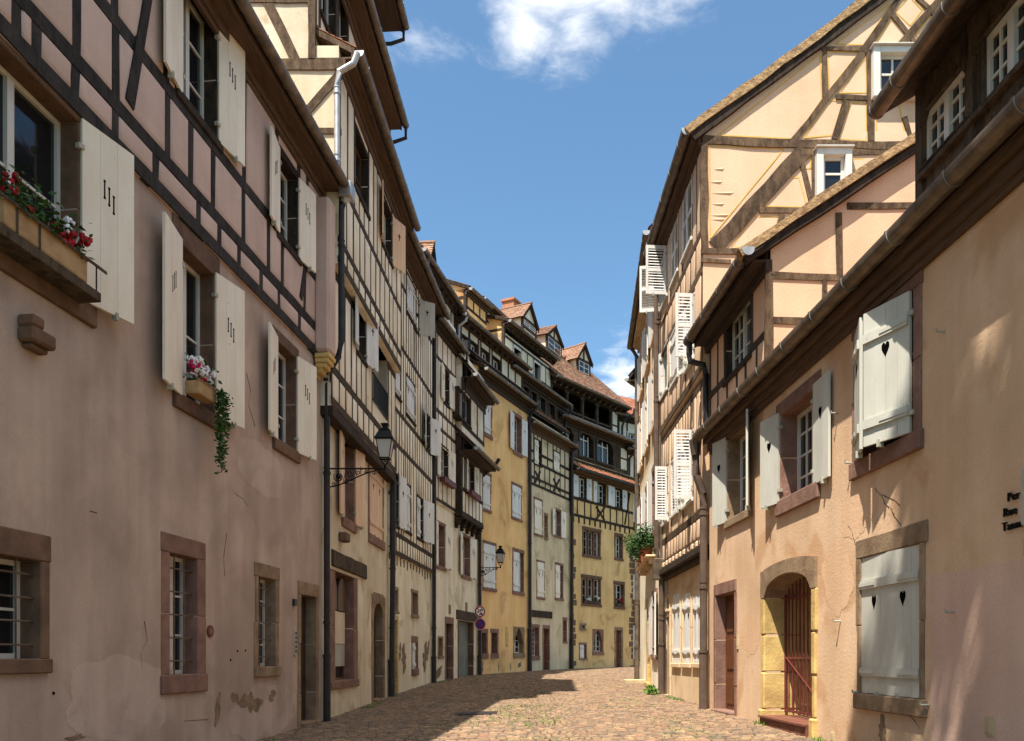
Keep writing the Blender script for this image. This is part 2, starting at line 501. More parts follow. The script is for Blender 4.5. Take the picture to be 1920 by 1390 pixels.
class Sec:                                                  # one storey band of a front
    def __init__(s, house, fac, z0, z1, off=0.0, u0=None, u1=None, wall='cream', depth=5.0, name='wall', reveal=.24):
        s.h, s.fac, s.z0, s.z1, s.off = house, fac, z0, z1, off
        s.u0 = 0 if u0 is None else u0
        s.u1 = fac.L if u1 is None else u1
        s.wall, s.depth, s.name, s.reveal = wall, depth, name, reveal
        s.op = []
        s.d, s.n = fac.d, fac.n

    def P(s, u, z, o=0.0):
        q = s.fac.p0 + s.d * u + s.n * (s.off + o)
        return V((q.x, q.y, z))

    def px(s, x, y, o=0.0):
        r = V(((x - CX) / FOC, 1, (HY - y) / FOC))
        c = V((0, 0, CZ))
        a = s.P(0, 0, o)
        t = (a - c).dot(s.n) / r.dot(s.n)
        p = c + r * t
        return (p - a).dot(s.d), p.z

    def U(s, x, o=0.0):
        return s.px(x, 1000, o)[0]

    def Z(s, x, y, o=0.0):
        return s.px(x, y, o)[1]

    def box(s, mb, u0, u1, z0, z1, o0, o1, mi=0):
        mb.box(s.P(0, 0, 0), s.d, Z3, s.n, (u0, u1), (z0, z1), (o0, o1), mi)

    def beam(s, mb, a, b, wd, o0=-.03, o1=.014, mi=0, jit=.010):
        a, b = V((a[0], a[1])), V((b[0], b[1]))
        t = b - a
        ln = t.length
        if ln < .02:
            return
        t.normalize()
        pr = V((-t.y, t.x))
        n = max(1, int(ln / .45))
        top, bot = [], []
        for i in range(n + 1):
            p = a + t * (ln * i / n)
            e = o1 + R.uniform(-.003, .004)
            q, r = p + pr * (wd / 2 + R.uniform(-jit, jit)), p - pr * (wd / 2 + R.uniform(-jit, jit))
            top.append((s.P(q.x, q.y, e), s.P(q.x, q.y, o0)))
            bot.append((s.P(r.x, r.y, e), s.P(r.x, r.y, o0)))
        vs = []
        for (tf, tb), (bf, bb) in zip(top, bot):
            vs += [tf, tb, bf, bb]
        fs = []
        for i in range(n):
            k, j = i * 4, i * 4 + 4
            fs += [(k, j, j + 2, k + 2), (k, k + 1, j + 1, j), (k + 2, j + 2, j + 3, k + 3)]
        fs += [(0, 2, 3, 1), (n * 4, n * 4 + 1, n * 4 + 3, n * 4 + 2)]
        mb.add(vs, fs, mi)

    def pillow(s, mb, u0, u1, z0, z1, h=.022, ins=.055):
        if u1 - u0 < .12 or z1 - z0 < .12:
            return
        ins = min(ins, (u1 - u0) / 3, (z1 - z0) / 3)
        j = lambda: R.uniform(-.012, .012)
        o = [s.P(u0, z0, .001), s.P(u1, z0, .001), s.P(u1, z1, .001), s.P(u0, z1, .001)]
        m = [s.P(u0 + ins * .4, z0 + ins * .4, h * .75), s.P(u1 - ins * .4, z0 + ins * .4, h * .75),
             s.P(u1 - ins * .4, z1 - ins * .4, h * .75), s.P(u0 + ins * .4, z1 - ins * .4, h * .75)]
        i = [s.P(u0 + ins + j(), z0 + ins + j(), h), s.P(u1 - ins + j(), z0 + ins + j(), h), s.P(u1 - ins + j(), z1 - ins + j(), h), s.P(u0 + ins + j(), z1 - ins + j(), h)]
        fs = [(8, 9, 10, 11)]
        for k in range(4):
            fs += [(k, (k + 1) % 4, 4 + (k + 1) % 4, 4 + k), (4 + k, 4 + (k + 1) % 4, 8 + (k + 1) % 4, 8 + k)]
        mb.add(o + m + i, fs)

    # ---- openings
    def opening(s, xl, xr, top, bot):
        if top is None:                                     # given directly in metres along the front
            ua, ub = xl, xr
            z0, z1 = bot
        else:
            ua, ub = sorted((s.U(xl), s.U(xr)))
            z1, z0 = s.Z(*top), s.Z(*bot)
        s.op.append((ua, ub, z0, z1))
        return ua, ub, z0, z1

    def shutter(s, par, uh, sgn, wd, z0, z1, ang, style, m, oh=.045, th=.035, cut='none'):
        c, si = math.cos(math.radians(ang)), math.sin(math.radians(ang))
        e1 = s.d * (sgn * c) + s.n * si
        e3 = s.n * c - s.d * (sgn * si)
        o = s.P(uh, 0, oh)
        mb = MB()
        if style == 'louver':
            fr = .055
            mb.box(o, e1, Z3, e3, (0, fr), (z0, z1), (0, th))
            mb.box(o, e1, Z3, e3, (wd - fr, wd), (z0, z1), (0, th))
            zm = (z0 + z1) / 2
            for a, b in ((z0, z0 + .09), (zm - .04, zm + .04), (z1 - .08, z1)):
                mb.box(o, e1, Z3, e3, (fr, wd - fr), (a, b), (0.002, th - .002))
            for a, b in ((z0 + .09, zm - .04), (zm + .04, z1 - .08)):
                n = max(3, int((b - a) / .062))
                for i in range(n):
                    zc = a + (i + .5) * (b - a) / n
                    sl_e = (e3 * .5 - Z3 * .75).normalized()
                    mb.box(o + Z3 * zc + e3 * (th / 2), e1, sl_e, sl_e.cross(e1), (fr, wd - fr), (-.02, .02), (-.004, .004))
        else:
            n = 3 if style == 'plain' else max(2, round(wd / .16))
            for i in range(n):
                a, b = wd * i / n, wd * (i + 1) / n
                mb.box(o, e1, Z3, e3, (a + (.0015 if i else 0), b - (.0015 if i < n - 1 else 0)), (z0 + R.uniform(0, .004), z1), (0, th - R.uniform(0, .002)))
            if style != 'plain':
                for f in (.16, .80):
                    zb = lerp(z0, z1, f)
                    mb.box(o, e1, Z3, e3, (.01, wd - .01), (zb - .05, zb + .05), (th + .001, th + .026))
                    mb.box(o, e1, Z3, e3, (.0, wd * .6), (zb - .02, zb + .02), (th + .028, th + .034), 0)
        # hinges and stay
        for f in (.14, .84):
            zb = lerp(z0, z1, f)
            mb.box(o, e1, Z3, e3, (-.05, .02), (zb - .025, zb + .025), (-.012, th + .008), 2)
        mb.box(o, e1, Z3, e3, (wd * .62, wd * .62 + .03), (z0 - .05, z0 + .03), (-.02, th + .02), 2)
        zc = lerp(z0, z1, .67)
        if cut != 'none':
            for (ya, yb) in ((-.0025, .004), (th - .004, th + .0025)):
                q = lambda x, z: o + e1 * (wd / 2 + x) + Z3 * (zc + z) + e3 * ya
                dv = e3 * (yb - ya)
                if cut == 'slots':
                    for k, (dx, dz) in enumerate(((-.06, .03), (0, -.02), (.06, -.08))):
                        mb.poly([q(dx - .009, dz - .09), q(dx + .009, dz - .09), q(dx + .009, dz + .09), q(dx - .009, dz + .09)], dv, 1)
                        for zo in (-.09, .09):
                            mb.poly([q(dx + .017 * math.cos(t), dz + zo + .017 * math.sin(t)) for t in [i * math.pi / 3 for i in range(6)]], dv, 1)
                elif cut == 'heart':
                    pts = []
                    for i in range(18):
                        t = 2 * math.pi * i / 18
                        pts.append(q(.0042 * 16 * math.sin(t) ** 3 * .8, .0058 * (13 * math.cos(t) - 5 * math.cos(2 * t) - 2 * math.cos(3 * t) - math.cos(4 * t))))
                    mb.poly(pts, dv, 1)
                else:
                    mb.poly([q(-.012, -.09), q(.012, -.09), q(.016, 0), q(.055, .012), q(.055, .035), q(.016, .04), q(.01, .09), q(-.01, .09), q(-.016, .04), q(-.055, .035), q(-.055, .012), q(-.016, 0)], dv, 1)
        return mb.build('shutter', [m, 'hole', 'shutgr' if m != 'shutgr' else 'iron'], par)

    def win(s, xl, xr, top, bot, sur='sand', sw=(.16, .18, .18), L=None, Rr=None, style='plain', cut='none', sm='shut', closed=0,
            grid=(2, 3), fm='frame', dep=.17, bars=None, arch=0.0, sill=True, name='window', shw=None, proud=.022, pane='glass'):
        """one window: surround > frame, pane, shutter, grille"""
        ua, ub, z0, z1 = s.opening(xl, xr, top, bot)
        mb = MB()
        a, t, b = sw
        if sur:
            g = .004
            js = 2 if z1 - z0 > 1 else 1
            for (p, q) in ((ua - a, ua + g), (ub - g, ub + a)):
                for k in range(js):
                    za, zb = lerp(z0, z1, k / js), lerp(z0, z1, (k + 1) / js)
                    e = R.uniform(-.03, .03)
                    pp, qq = (p + e, q) if p < ua else (p, q + e)
                    s.box(mb, pp, qq, za + (.003 if k else 0), zb, -dep - .05, proud + R.uniform(-.004, .004))
            if arch:
                cu, rad = (ua + ub) / 2, (ub - ua) / 2
                N = 12
                prev = None
                hgt = arch
                zs = z1 - hgt
                for k in range(N + 1):
                    x = -1 + 2 * k / N
                    if name == 'gothic_window':
                        zc = zs + hgt * (1 - abs(x) ** 1.7)
                    else:
                        zc = zs + hgt * math.sqrt(max(0, 1 - x * x))
                    cur = (cu + rad * x, zc)
                    if prev:
                        s_pts = [s.P(prev[0], prev[1], proud + .002), s.P(cur[0], cur[1], proud + .002), s.P(cur[0], z1 + t, proud + .002), s.P(prev[0], z1 + t, proud + .002)]
                        mb.poly(s_pts, s.n * (-dep - .05 - proud))
                    prev = cur
                for (p, q) in ((ua - a, ua), (ub, ub + a)):
                    s.box(mb, p, q, z1, z1 + t, -.05, proud + .004)
            else:
                s.box(mb, ua - a - R.uniform(0, .06), ub + a + R.uniform(0, .06), z1 - g, z1 + t, -dep - .05, proud + .004)
            if sill:
                s.box(mb, ua - a - .02, ub + a + .02, z0 - b, z0 + g, -dep - .05, proud + .035)
        else:
            s.box(mb, ua - .05, ua + .004, z0, z1, -dep - .05, .02)
            s.box(mb, ub - .004, ub + .05, z0, z1, -dep - .05, .02)
            s.box(mb, ua - .05, ub + .05, z1, z1 + .07, -dep - .05, .022)
            s.box(mb, ua - .07, ub + .07, z0 - .07, z0, -dep - .05, .07)
        w_ = mb.build(name, sur or 'tim', s.h, bevel=.012 if sur else .006)
        wd = ub - ua
        if not closed or closed == 1:
            f = MB()
            o0, o1 = -dep - .03, -dep + .03
            e = .055
            s.box(f, ua, ua + e, z0, z1, o0, o1)
            s.box(f, ub - e, ub, z0, z1, o0, o1)
            s.box(f, ua + e, ub - e, z1 - e, z1, o0, o1)
            s.box(f, ua + e, ub - e, z0, z0 + e, o0, o1)
            cols, rows = grid
            if cols >= 2:
                s.box(f, (ua + ub) / 2 - .045, (ua + ub) / 2 + .045, z0 + e, z1 - e, o0, o1 + .012)
            if cols >= 4:
                for q in (.25, .75):
                    uc = lerp(ua, ub, q)
                    s.box(f, uc - .012, uc + .012, z0 + e, z1 - e, o0 + .01, o1 - .012)
            for r in range(1, rows):
                zc = lerp(z0, z1, r / rows)
                s.box(f, ua + e, ub - e, zc - .014, zc + .014, o0 + .012, o1 - .014)
            f.build('window_frame', fm, w_)
            g_ = MB()
            g_.add([s.P(ua, z0, -dep - .005), s.P(ub, z0, -dep - .005), s.P(ub, z1, -dep - .005), s.P(ua, z1, -dep - .005)], [(0, 1, 2, 3)])
            g_.build('pane', pane, w_)
        if bars:
            g_ = MB()
            nv, nh = bars
            for i in range(nv):
                uc = lerp(ua, ub, (i + 1) / (nv + 1))
                g_.tube([s.P(uc, z0, -.07), s.P(uc, z1, -.07)], .011, 6)
            for i in range(nh):
                zc = lerp(z0, z1, (i + .6) / (nh + .2))
                g_.tube([s.P(ua - .01, zc, -.072), s.P(ub + .01, zc, -.072)], .011, 6)
            g_.build('grille', 'zinc', w_)
        if closed:
            if closed == 1:
                s.shutter(w_, ua + .01, 1, wd * .62, z0 + .01, z1 - .01, 0, style, sm, oh=-.03, cut=cut)
            else:
                s.shutter(w_, ua + .005, 1, wd / 2 - .008, z0 + .01, z1 - .01, R.uniform(0, 3), style, sm, oh=-.03, cut=cut)
                s.shutter(w_, ub - .005, -1, wd / 2 - .008, z0 + .01, z1 - .01, R.uniform(0, 3), style, sm, oh=-.03, cut=cut)
        flip = s.n.x < -.5
        for (spec, img_left) in ((L, True), (Rr, False)):
            if not spec:
                continue
            ang, w2 = spec[0], spec[1]
            low = img_left != flip
            sgn = 1 if low else -1
            uh = (ua - .012) if low else (ub + .012)
            s.shutter(w_, uh, sgn, w2 or wd / 2 + .02, z0 - .03, z1 + .04, ang, style, sm, cut=cut, oh=.05)
        return w_

    def door_(s, xl, xr, top, bot, sur='sand', sw=(.18, .24), m='doord', dep=.18, style='panel', arch=0.0, proud=.02):
        ua, ub, z0, z1 = s.opening(xl, xr, top, bot)
        s.op[-1] = (ua, ub, z0 - .35, z1)
        mb = MB()
        a, t = sw
        if sur:
            for (p, q) in ((ua - a, ua + .004), (ub - .004, ub + a)):
                N = 3
                for k in range(N):
                    za, zb = lerp(z0 - .35, z1, k / N), lerp(z0 - .35, z1, (k + 1) / N)
                    e = R.uniform(0, .04)
                    pp, qq = (p - e, q) if p < ua else (p, q + e)
                    s.box(mb, pp, qq, za + .004, zb, -dep - .05, proud + R.uniform(-.005, .005))
            if arch:
                cu, rad = (ua + ub) / 2, (ub - ua) / 2
                prev = None
                N = 12
                for k in range(N + 1):
                    x = -1 + 2 * k / N
                    cur = (cu + rad * x, z1 - arch + arch * math.sqrt(max(0, 1 - x * x)))
                    if prev:
                        mb.poly([s.P(prev[0], prev[1], proud + .002), s.P(cur[0], cur[1], proud + .002), s.P(cur[0], z1 + t, proud + .002), s.P(prev[0], z1 + t, proud + .002)], s.n * (-dep - .05 - proud))
                    prev = cur
                for (p, q) in ((ua - a, ua), (ub, ub + a)):
                    s.box(mb, p, q, z1, z1 + t * .8, -.05, proud + .004)
            else:
                s.box(mb, ua - a, ub + a, z1 - .004, z1 + t, -dep - .05, proud + .006)
            s.box(mb, ua - .02, ub + .02, z0 - .4, z0 + .02, -dep - .06, .10)
        else:
            s.box(mb, ua - .08, ub + .08, z1, z1 + .1, -dep, .02)
        dr = mb.build('door', sur or 'tim', s.h, bevel=.012)
        lf = MB()
        s.box(lf, ua, ub, z0, z1, -dep - .05, -dep)
        if style == 'panel':
            for (f0, f1) in ((.06, .30), (.36, .62), (.68, .94)):
                for (g0, g1) in ((.10, .46), (.54, .90)):
                    s.box(lf, lerp(ua, ub, g0), lerp(ua, ub, g1), lerp(z0, z1, f0), lerp(z0, z1, f1), -dep, -dep + .018)
        elif style == 'plank':
            n = max(3, int((ub - ua) / .14))
            for i in range(n):
                s.box(lf, lerp(ua, ub, i / n) + .004, lerp(ua, ub, (i + 1) / n) - .004, z0, z1, -dep, -dep + .02)
        lf.build('door_leaf', m, dr, bevel=.004)
        return dr

    def build(s):
        us = sorted({s.u0, s.u1} | {x for o in s.op for x in o[:2] if s.u0 < x < s.u1})
        zs = sorted({s.z0, s.z1} | {x for o in s.op for x in o[2:] if s.z0 < x < s.z1})
        mb = MB()
        for a, b in zip(us, us[1:]):
            for c, d in zip(zs, zs[1:]):
                um, zm = (a + b) / 2, (c + d) / 2
                if any(o[0] < um < o[1] and o[2] < zm < o[3] for o in s.op):
                    continue
                mb.add([s.P(a, c), s.P(b, c), s.P(b, d), s.P(a, d)], [(0, 1, 2, 3)])
        r = -s.reveal
        for (a, b, c, d) in s.op:
            a, b, c, d = max(a, s.u0), min(b, s.u1), max(c, s.z0), min(d, s.z1)
            vs = [s.P(a, c), s.P(b, c), s.P(b, d), s.P(a, d), s.P(a, c, r), s.P(b, c, r), s.P(b, d, r), s.P(a, d, r)]
            mb.add(vs, [(0, 1, 5, 4), (1, 2, 6, 5), (2, 3, 7, 6), (3, 0, 4, 7)])
        D = -s.depth
        vs = [s.P(u, z, o) for u in (s.u0, s.u1) for z in (s.z0, s.z1) for o in (0, D)]
        mb.add(vs, [(0, 1, 3, 2), (4, 5, 7, 6), (1, 5, 7, 3), (2, 3, 7, 6), (0, 1, 5, 4)])
        return mb.build(s.name, s.wall, s.h, normals=False)

    def timber(s, rails, posts=None, pitch=.7, rw=.15, pwid=.12, m='tim', infill=None, u0=None, u1=None, braces=(), ends=True, pil=.022):
        """rails: z list; posts: per band list of u or None"""
        u0 = s.u0 if u0 is None else u0
        u1 = s.u1 if u1 is None else u1
        tb, pl = MB(), MB()
        for z in rails:
            segs = [(u0, u1)]
            for o in s.op:
                if o[2] + .02 < z < o[3] - .02:
                    segs = [q for g in segs for q in ((g[0], min(g[1], o[0])), (max(g[0], o[1]), g[1])) if q[1] - q[0] > .03]
            for a, b in segs:
                s.beam(tb, (a, z), (b, z), rw, o1=.020)
        for bi, (za, zb) in enumerate(zip(rails, rails[1:])):
            za, zb = za + rw / 2, zb - rw / 2
            ops = sorted(o for o in s.op if min(o[3], zb) - max(o[2], za) > .1 and o[1] > u0 and o[0] < u1)
            edges = [u0 + pwid / 2]
            marks = []
            for o in ops:
                edges += [o[0] - pwid / 2 - .02, o[1] + pwid / 2 + .02]
                marks.append((edges[-2], edges[-1], o))
            edges.append(u1 - pwid / 2)
            ps = posts[bi] if posts and posts[bi] is not None else None
            allp = list(edges)
            for a, b in zip(edges[::2], edges[1::2]):
                if b <= a:
                    continue
                if ps is not None:
                    allp += [p for p in ps if a + .1 < p < b - .1]
                else:
                    n = max(1, round((b - a) / pitch))
                    allp += [lerp(a, b, i / n) + R.uniform(-.04, .04) for i in range(1, n)]
            allp = sorted(p for p in allp if u0 <= p <= u1)
            for p in allp:
                k = R.uniform(-.02, .02)
                s.beam(tb, (p, za), (p + k, zb), pwid * R.uniform(.85, 1.1), o1=.012)
            for a, b in zip(allp, allp[1:]):
                mk = [o for (ea, eb, o) in marks if abs(a - ea) < .001]
                if mk:
                    o = mk[0]
                    cells = [(za, o[2] - .09), (o[3] + .09, zb)]
                    for (c, d) in cells:
                        if d - c > .35:
                            n = max(1, round((b - a) / (pitch * .8)))
                            for i in range(n):
                                q0, q1 = lerp(a, b, i / n), lerp(a, b, (i + 1) / n)
                                if i:
                                    s.beam(tb, (q0, c), (q0, d), pwid * .9, o1=.012)
                                s.pillow(pl, q0 + pwid / 2, q1 - pwid / 2, c, d, h=pil)
                else:
                    s.pillow(pl, a + pwid / 2, b - pwid / 2, za, zb, h=pil)
        for (a, b, wd) in braces:
            s.beam(tb, a, b, wd, o1=.048)
        o = tb.build('timber_frame', m, s.h)
        if infill:
            pl.build('plaster_infill', infill, s.h, smooth=True)
        return o


def gutter(par, s, u0, u1, z, o, r=.085, m='zinc', endcap='zincl', rings=.95):
    mb = MB()
    N = 9
    prof = [(math.cos(math.pi + math.pi * k / N) * r, math.sin(math.pi + math.pi * k / N) * r) for k in range(N + 1)]
    prof = [(-r, .03)] + prof + [(r, .03)]

    def bar(a, b, sc_, mi=0):
        pa = [s.P(a, z + y * sc_, o + x * sc_) for x, y in prof]
        pb = [s.P(b, z + y * sc_, o + x * sc_) for x, y in prof]
        n = len(prof)
        mb.add(pa + pb, [(i, (i + 1) % n, n + (i + 1) % n, n + i) for i in range(n)], mi)
        mb.add(pa, [tuple(range(n))], 1)
        mb.add(pb, [tuple(range(n))], 1)
    bar(u0, u1, 1)
    u = u0 + .45
    while u < u1 - .1:
        bar(u, u + .035, 1.10)
        u += rings * R.uniform(.92, 1.08)
    bar(u1 - .03, u1 + .002, 1.07)
    bar(u0 - .002, u0 + .03, 1.07)
    return mb.build('gutter', [m, endcap], par)


def pipe(par, pts, r=.055, m='pipe', rings=(), name='downpipe', lower=None):
    mb = MB()
    mb.tube(pts, r, 10)
    for p in rings:
        mb.tube([V(p) - Z3 * .03, V(p) + Z3 * .03], r * 1.22, 10)
        mb.tube([V(p) + Z3 * .09, V(p) + Z3 * .11], r * 1.15, 10)
    if lower:
        mb.tube([V(pts[-1]), V(pts[-1]) + Z3 * lower], r * 1.2, 10)
        mb.tube([V(pts[-1]) + Z3 * lower, V(pts[-1]) + Z3 * (lower + .05)], r * 1.4, 10)
    o = mb.build(name, m, par, smooth=False)
    md = o.modifiers.new('edge', 'EDGE_SPLIT')
    for p in o.data.polygons:
        p.use_smooth = len(p.vertices) == 4
    return o


def tiles(mb, O, eu, es, en, W, Ls, tw=.18, row=.155, rnd=True):
    """overlapping plain tiles on a sloping plane (O eave corner, eu along, es up the slope)"""
    j = 0
    y = 0
    while y < Ls:
        x = -(tw / 2 if j % 2 else 0)
        while x < W:
            a, b = max(x, 0) + .004, min(x + tw, W) - .004
            if b - a > .03:
                h0, h1 = .030 + R.uniform(-.006, .008), .008
                dy = R.uniform(-.012, .012)
                p = lambda u, t, h: O + eu * u + es * t + en * h
                t0, t1 = y + dy, min(y + row + .04, Ls)
                m_ = (a + b) / 2
                vs = [p(a, t0 + .02, h0), p(m_, t0, h0 + .003), p(b, t0 + .02, h0), p(b, t1, h1), p(a, t1, h1),
                      p(a, t0 + .02, h0 - .02), p(m_, t0, h0 - .02), p(b, t0 + .02, h0 - .02)]
                mb.add(vs, [(0, 1, 2, 3, 4), (0, 5, 6, 1), (1, 6, 7, 2), (0, 4, 5), (2, 7, 3)])
            x += tw
        y += row
        j += 1


def roof(par, s, u0, u1, z_e, over, pitch, depth, th=.12, m='tile', real=True, soffit='soffdark', back=True, name='roof', vo=.0, gut=True, gm='zinc', fascia=.0, rafters=False, mat_sl='tim'):
    """a slope rising from the eave at o=over to the ridge at o=-depth; soffit; gutter"""
    mb = MB()
    u0r, u1r = u0 - vo, u1 + vo
    run = depth + over
    zr = z_e + run * pitch
    vs = [s.P(u, z, o) for u in (u0r, u1r) for (o, z) in ((over, z_e), (over, z_e + th), (-depth, zr + th), (-depth, zr))]
    mb.add(vs, [(0, 1, 2, 3), (4, 7, 6, 5), (1, 5, 6, 2), (0, 3, 7, 4), (0, 4, 5, 1), (2, 6, 7, 3)], 1)
    if back:
        d2 = depth + run
        vs = [s.P(u, z, o) for u in (u0r, u1r) for (o, z) in ((-depth, zr), (-depth, zr + th), (-d2, z_e + th), (-d2, z_e))]
        mb.add(vs, [(0, 1, 2, 3), (4, 7, 6, 5), (1, 5, 6, 2), (0, 3, 7, 4), (0, 4, 5, 1), (2, 6, 7, 3)], 1)
    es = (s.P(0, zr, -depth) - s.P(0, z_e, over))
    Ls = es.length
    es.normalize()
    en = es.cross(s.d)
    if en.z < 0:
        en = -en
    O = s.P(u0r, z_e + th, over + .03)
    if real:
        tiles(mb, O, s.d, es, en, u1r - u0r, Ls)
    else:
        mb.add([O + en * .02, O + s.d * (u1r - u0r) + en * .02, O + s.d * (u1r - u0r) + es * Ls + en * .02, O + es * Ls + en * .02], [(0, 1, 2, 3)])
    rf = mb.build(name, [m, mat_sl], par)
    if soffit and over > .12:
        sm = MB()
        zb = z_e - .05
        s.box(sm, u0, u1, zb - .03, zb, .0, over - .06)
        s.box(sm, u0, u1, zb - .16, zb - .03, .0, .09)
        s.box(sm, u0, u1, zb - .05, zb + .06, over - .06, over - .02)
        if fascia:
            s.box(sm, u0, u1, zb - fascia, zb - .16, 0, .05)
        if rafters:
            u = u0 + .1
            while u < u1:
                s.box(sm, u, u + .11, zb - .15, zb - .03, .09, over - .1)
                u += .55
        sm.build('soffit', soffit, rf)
    if gut:
        gutter(rf, s, u0, u1, z_e + .02, over + .09, m=gm)
    return rf


def gable_tri(par, P, d, up_pts, th, m, name='gable_wall'):
    mb = MB()
    mb.poly(up_pts, d * th)
    return mb.build(name, m, par)


def cheek(par, s, u, z0, z_e, over, pitch, depth, m, mt='timgrey'):
    """side wall of a shed dormer, closing the space under its roof"""
    mb = MB()
    pts = [s.P(u, z0, 0), s.P(u, z_e + over * pitch, 0), s.P(u, z_e + (over + depth) * pitch, -depth), s.P(u, z0, -depth)]
    mb.poly(pts, s.d * .12)
    mb.build('dormer_cheek', m, par)
    tb = MB()
    zt = z_e + over * pitch
    tb.box(s.P(u, 0, 0), s.d, Z3, s.n, (-.015, .10), (z0, zt - .02), (-.13, .012))
    tb.box(s.P(u, 0, 0), s.d, Z3, s.n, (-.014, .10), (zt - .42, zt - .30), (-depth, -.13))
    tb.build('cheek_post', mt, par)


def leaves(mb, c, rad, n, size, sq=(1, 1, 1), mi=0, shell=.45):
    for _ in range(n):
        while True:
            p = V((R.uniform(-1, 1), R.uniform(-1, 1), R.uniform(-1, 1)))
            if shell < p.length < 1:
                break
        p = V((p.x * sq[0], p.y * sq[1], p.z * sq[2])) * rad + V(c)
        a = V((R.uniform(-1, 1), R.uniform(-1, 1), R.uniform(-.6, .6))).normalized()
        b = a.cross(V((R.uniform(-1, 1), R.uniform(-1, 1), R.uniform(-1, 1)))).normalized()
        sz = size * R.uniform(.6, 1.3)
        mb.add([p - a * sz, p - b * sz * .5, p + a * sz, p + b * sz * .5], [(0, 1, 2, 3)], mi)


def wall_patch(s, par, cx, cz, rx, rz, m='oldpatch', n=26, o=.004, name='bare_patch', rag=.8):
    mb = MB()
    n = n * 3
    ph = [R.uniform(0, 6.28) for _ in range(6)]
    pts = []
    for i in range(n):
        t = 2 * math.pi * i / n
        k = .72 + sum(.30 / (q + 1) * math.sin((q * 2 + 2) * t + ph[q]) for q in range(6)) * rag + R.uniform(-.08, .08) * rag + (.8 - rag) * .35
        k = max(.15, k)
        pts.append(s.P(cx + rx * k * math.cos(t), cz + rz * k * math.sin(t), o))
    ctr = s.P(cx, cz, o)
    mb.add([ctr] + pts, [(0, i + 1, (i + 1) % n + 1) for i in range(n)])
    return mb.build(name, m, par)

# ================================================================== ground
def wall_left(y):
    return pw([(0, -5.5), (15.5, -3.6), (21.5, -3.3), (27.3, -2.7), (33.3, -1.4), (38.2, .8), (42.7, 3.1), (47.8, 7.4), (52, 13)], y)


def wall_right(y):
    return pw([(0, 4.4), (15.8, 3.85), (20.6, 3.8), (28.3, 4.5), (33.5, 7.4), (48, 16)], y)


mb = MB()
xs = [-90, -40, -14, -7, -4, -2, 0, 2, 4, 7, 12, 20, 40, 90]
ys = [-60, -30, -12, -5, 0, 5, 9, 13, 15.5, 18, 21, 24, 27, 30, 33, 37, 40, 44, 48, 54, 70, 120, 300]
for y in ys:
    for x in xs:
        mb.v.append((x, y, ground(x, y) - .03))
for j in range(len(ys) - 1):
    for i in range(len(xs) - 1):
        k = j * len(xs) + i
        mb.f.append((k, k + 1, k + 1 + len(xs), k + len(xs)))
        mb.m.append(0)
M['joint'] = mat('mossy_joint_sand', (84, 70, 50), (74, 80, 38), scale=1.1, rough=1, bump=.4, bscale=30, fine=.25)
o = mb.build('ground', 'joint')
o['kind'] = 'structure'
M['sett'] = mat('porphyry_sett', (138, 114, 90), (104, 88, 72), scale=1.5, rough=.78, bump=.5, bscale=35, bdist=.006, fine=.15,
                island_cols=[(88, 76, 66), (138, 112, 88), (148, 112, 88), (112, 96, 80), (166, 138, 106), (120, 92, 76), (98, 90, 80), (156, 128, 96)])
mb = MB()
y = 4.5
while y < 50:
    pit = .104 if y < 30 else .14
    xl, xr = wall_left(y) - .25, wall_right(y) + .25
    x = xl + R.uniform(-.15, 0)
    while x < xr:
        band = -.15 < x - .35 + .0 * y < .75 and y < 22
        wd = (.10 if band else R.choice((.11, .13, .15, .17, .19))) * (1 if y < 30 else 1.3)
        yy = y + .035 * math.sin(x * 1.7 + y * .4) + R.uniform(-.008, .008)
        dep_ = pit
        g = .007 if R.random() < .85 else .013
        x0, x1, y0, y1 = x + g, x + wd - g, yy + g, yy + dep_ - g
        t = R.uniform(-.004, .005)
        e = .012
        q = []
        for (a, b, h) in ((x0, y0, -.03), (x1, y0, -.03), (x1, y1, -.03), (x0, y1, -.03), (x0 + e, y0 + e, .0), (x1 - e, y0 + e, 0), (x1 - e, y1 - e, 0), (x0 + e, y1 - e, 0)):
            dz = (R.uniform(-.004, .004) + t) if h == 0 else 0
            q.append((a + R.uniform(-.006, .006), b + R.uniform(-.006, .006), ground(a, b) + h + dz))
        mb.add(q, [(4, 5, 6, 7), (0, 1, 5, 4), (1, 2, 6, 5), (2, 3, 7, 6), (3, 0, 4, 7)])
        x += wd
    y += pit
o = mb.build('street_paving', 'sett', normals=False)
o['kind'] = 'structure'
# grass in the joints
mb = MB()
for _ in range(1900):
    y = R.uniform(10, 19) if R.random() < .8 else R.uniform(19, 26)
    x = R.choice((R.gauss(.0, .25), R.gauss(.55, .25), R.uniform(-2, 3.4), R.gauss(2.4, .5), R.gauss(-.6, .5)))
    y = round((y - 4.5) / .104) * .104 + 4.5 + R.gauss(0, .008) + .5 * .0
    k = math.sin(x * 2.3 + 1) + math.sin(y * 1.9) + math.sin(x * .9 - y * 1.1)
    if k < .1:
        continue
    for _b in range(3):
        h = R.uniform(.012, .04)
        a = R.uniform(0, 6.28)
        px_, py_ = x + R.gauss(0, .02), y + R.gauss(0, .008)
        z = ground(px_, py_) - .02
        dx_, dy_ = math.cos(a) * .008, math.sin(a) * .008
        mb.add([(px_ - dx_, py_ - dy_, z), (px_ + dx_, py_ + dy_, z), (px_ + R.gauss(0, .02), py_ + R.gauss(0, .02), z + .02 + h)], [(0, 1, 2)])
